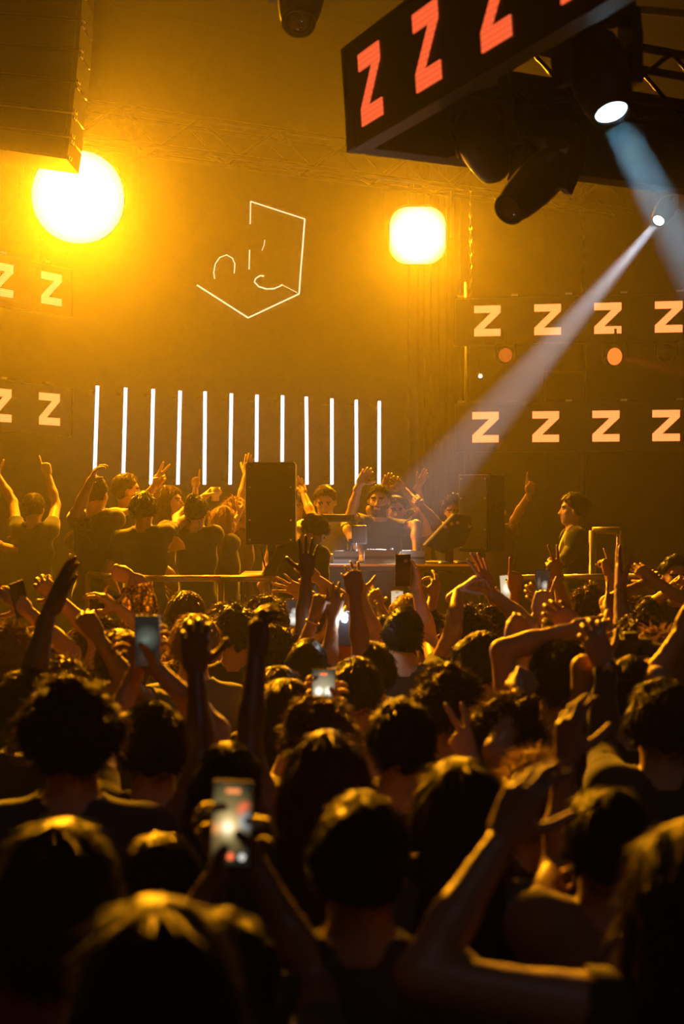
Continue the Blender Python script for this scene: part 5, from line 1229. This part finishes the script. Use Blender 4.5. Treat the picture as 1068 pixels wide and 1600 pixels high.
# cup, hand fan
hpos, hf, hpy, hpx, hs = HANDPOS[('cup', 'L')]
cp = hpos + hf * .09 + hpy * .045
t = empty('drinking_cup', cp, 0, 'clear tapered cup held up among the dancers', 'cup')
mb = MB(); mb.lathe([(.028, -.05), (.038, .055), (.036, .055), (.026, -.046), (.001, -.046)], None, 18); mb.build('cup_wall', mat('cloudy_plastic', (.7, .6, .45), .2), t, True); mb = MB(); mb.lathe([(.001, -.04), (.027, -.04), (.034, .02), (.001, .02)], None, 16); mb.build('drink', mat('amber_drink', (.5, .25, .04), .1), t, True)
fp = P(263, 862, 8.9)
t = empty('folding_hand_fan', fp, 0, 'folded fan glowing amber between the dancers', 'fan')
for k in range(7):
    a0, a1 = R(8 + 9 * k), R(8 + 9 * (k + 1)); mb = MB(); mb.prism([(0, 0), (.12 * math.cos(a0), .12 * math.sin(a0) - .0), (.12 * math.cos(a1), .12 * math.sin(a1))], -.002 + (.006 if k % 2 else 0), .002 + (.006 if k % 2 else 0)); mb.build('fan_leaf', mat('paper_gold', (.6, .42, .16), .7), t)
mb = MB(); mb.lathe([(.001, -.01), (.008, -.008), (.008, .008), (.001, .01)], Matrix.Rotation(R(90), 4, 'X'), 10); mb.build('pivot', M_STEEL, t)
# camera rig of the person on the right
cq = P(984, 1016, hand_d('camera', 'L', .0))
t = empty('photo_camera', cq, 0, 'black photo camera with a short lens held above the crowd', 'camera')
mb = MB(); mb.box((-.065, -.03, -.045), (.065, .03, .04), bevel=.008); mb.box((-.025, -.025, .04), (.025, .025, .06), bevel=.006); mb.build('body', M_PLASTIC, t)
mb = MB(); mb.lathe([(.036, .03), (.038, .05), (.035, .10), (.036, .115), (.03, .115), (.028, .10), (.001, .095)], lathe_frame((.02, 0, 0), (.75, -.6, -.1)), 24); ln_ = mb.build('lens', M_PLASTIC, t, True)
mb = MB(); mb.lathe([(.001, .097), (.028, .097), (.015, .104), (.001, .106)], lathe_frame((.02, 0, 0), (.75, -.6, -.1)), 20); mb.build('front_glass', M_LENS, ln_, True)
mb = MB(); mb.path([(-.065, 0, .03), (-.09, .02, -.06), (-.05, .05, -.16), (.03, .05, -.17), (.08, .02, -.07), (.065, 0, .03)], .005, 6); mb.build('strap', M_BLACK, t)

# bands worn on wrists and an earring (parts of their wearers)
def worn(o, key):
    t = KEYOBJ[key][0]; o.parent = t; o.matrix_parent_inverse = (Matrix.Translation(t.location) @ t.rotation_euler.to_matrix().to_4x4()).inverted(); return o
def wrist_band(key, side, r, w, m, name, off=-.03):
    pos, f, py, px, s_ = HANDPOS[(key, side)]
    mb = MB(); mb.lathe([(r, -w / 2), (r + .003, -w / 2), (r + .003, w / 2), (r, w / 2)], lathe_frame(pos + f * off, f), 20)
    return worn(mb.build(name, m, None, True), key)
wrist_band('brace', 'L', .028, .012, M_PLASTIC, 'wrist_band', -.03)
wrist_band('watch', 'L', .031, .022, M_METAL, 'watch_strap', -.005)
pos, f, py, px, s_ = HANDPOS[('watch', 'L')]
mb = MB(); mb.lathe([(.001, 0), (.018, 0), (.018, .008), (.015, .010), (.001, .010)], lathe_frame(pos - f * .005 - py * .030, -py), 18); worn(mb.build('watch_face', M_STEEL, None, True), 'watch')
M_GOLD = mat('gold', (.75, .5, .18), .25, 1.0)
for k in range(3): wrist_band('bangle', 'R', .030 + .002 * k, .004, M_GOLD, 'bangle', -.02 - .014 * k)
wrist_band('torch', 'R', .029, .008, M_GOLD, 'wrist_band', -.02)
ei = next(p for p in PEOPLE if p[0] == KEYOBJ['earring'][0]); lobe = ei[3] + ei[4] @ (Vector(ei[5](HC + A3((-.086, -.004, -.055)))) * ei[2])
mb = MB(); mb.path([lobe + Vector((math.sin(a) * .014, 0, -.020 + math.cos(a) * .020)) for a in [2 * math.pi * k / 14 for k in range(15)]], .0022, 6); worn(mb.build('earring', M_GOLD, None, True), 'earring')

for m_ in MATS.values():
    if m_.name.startswith(('icon_', 'screen_', 'torch_')): m_.cycles.emission_sampling = 'NONE'
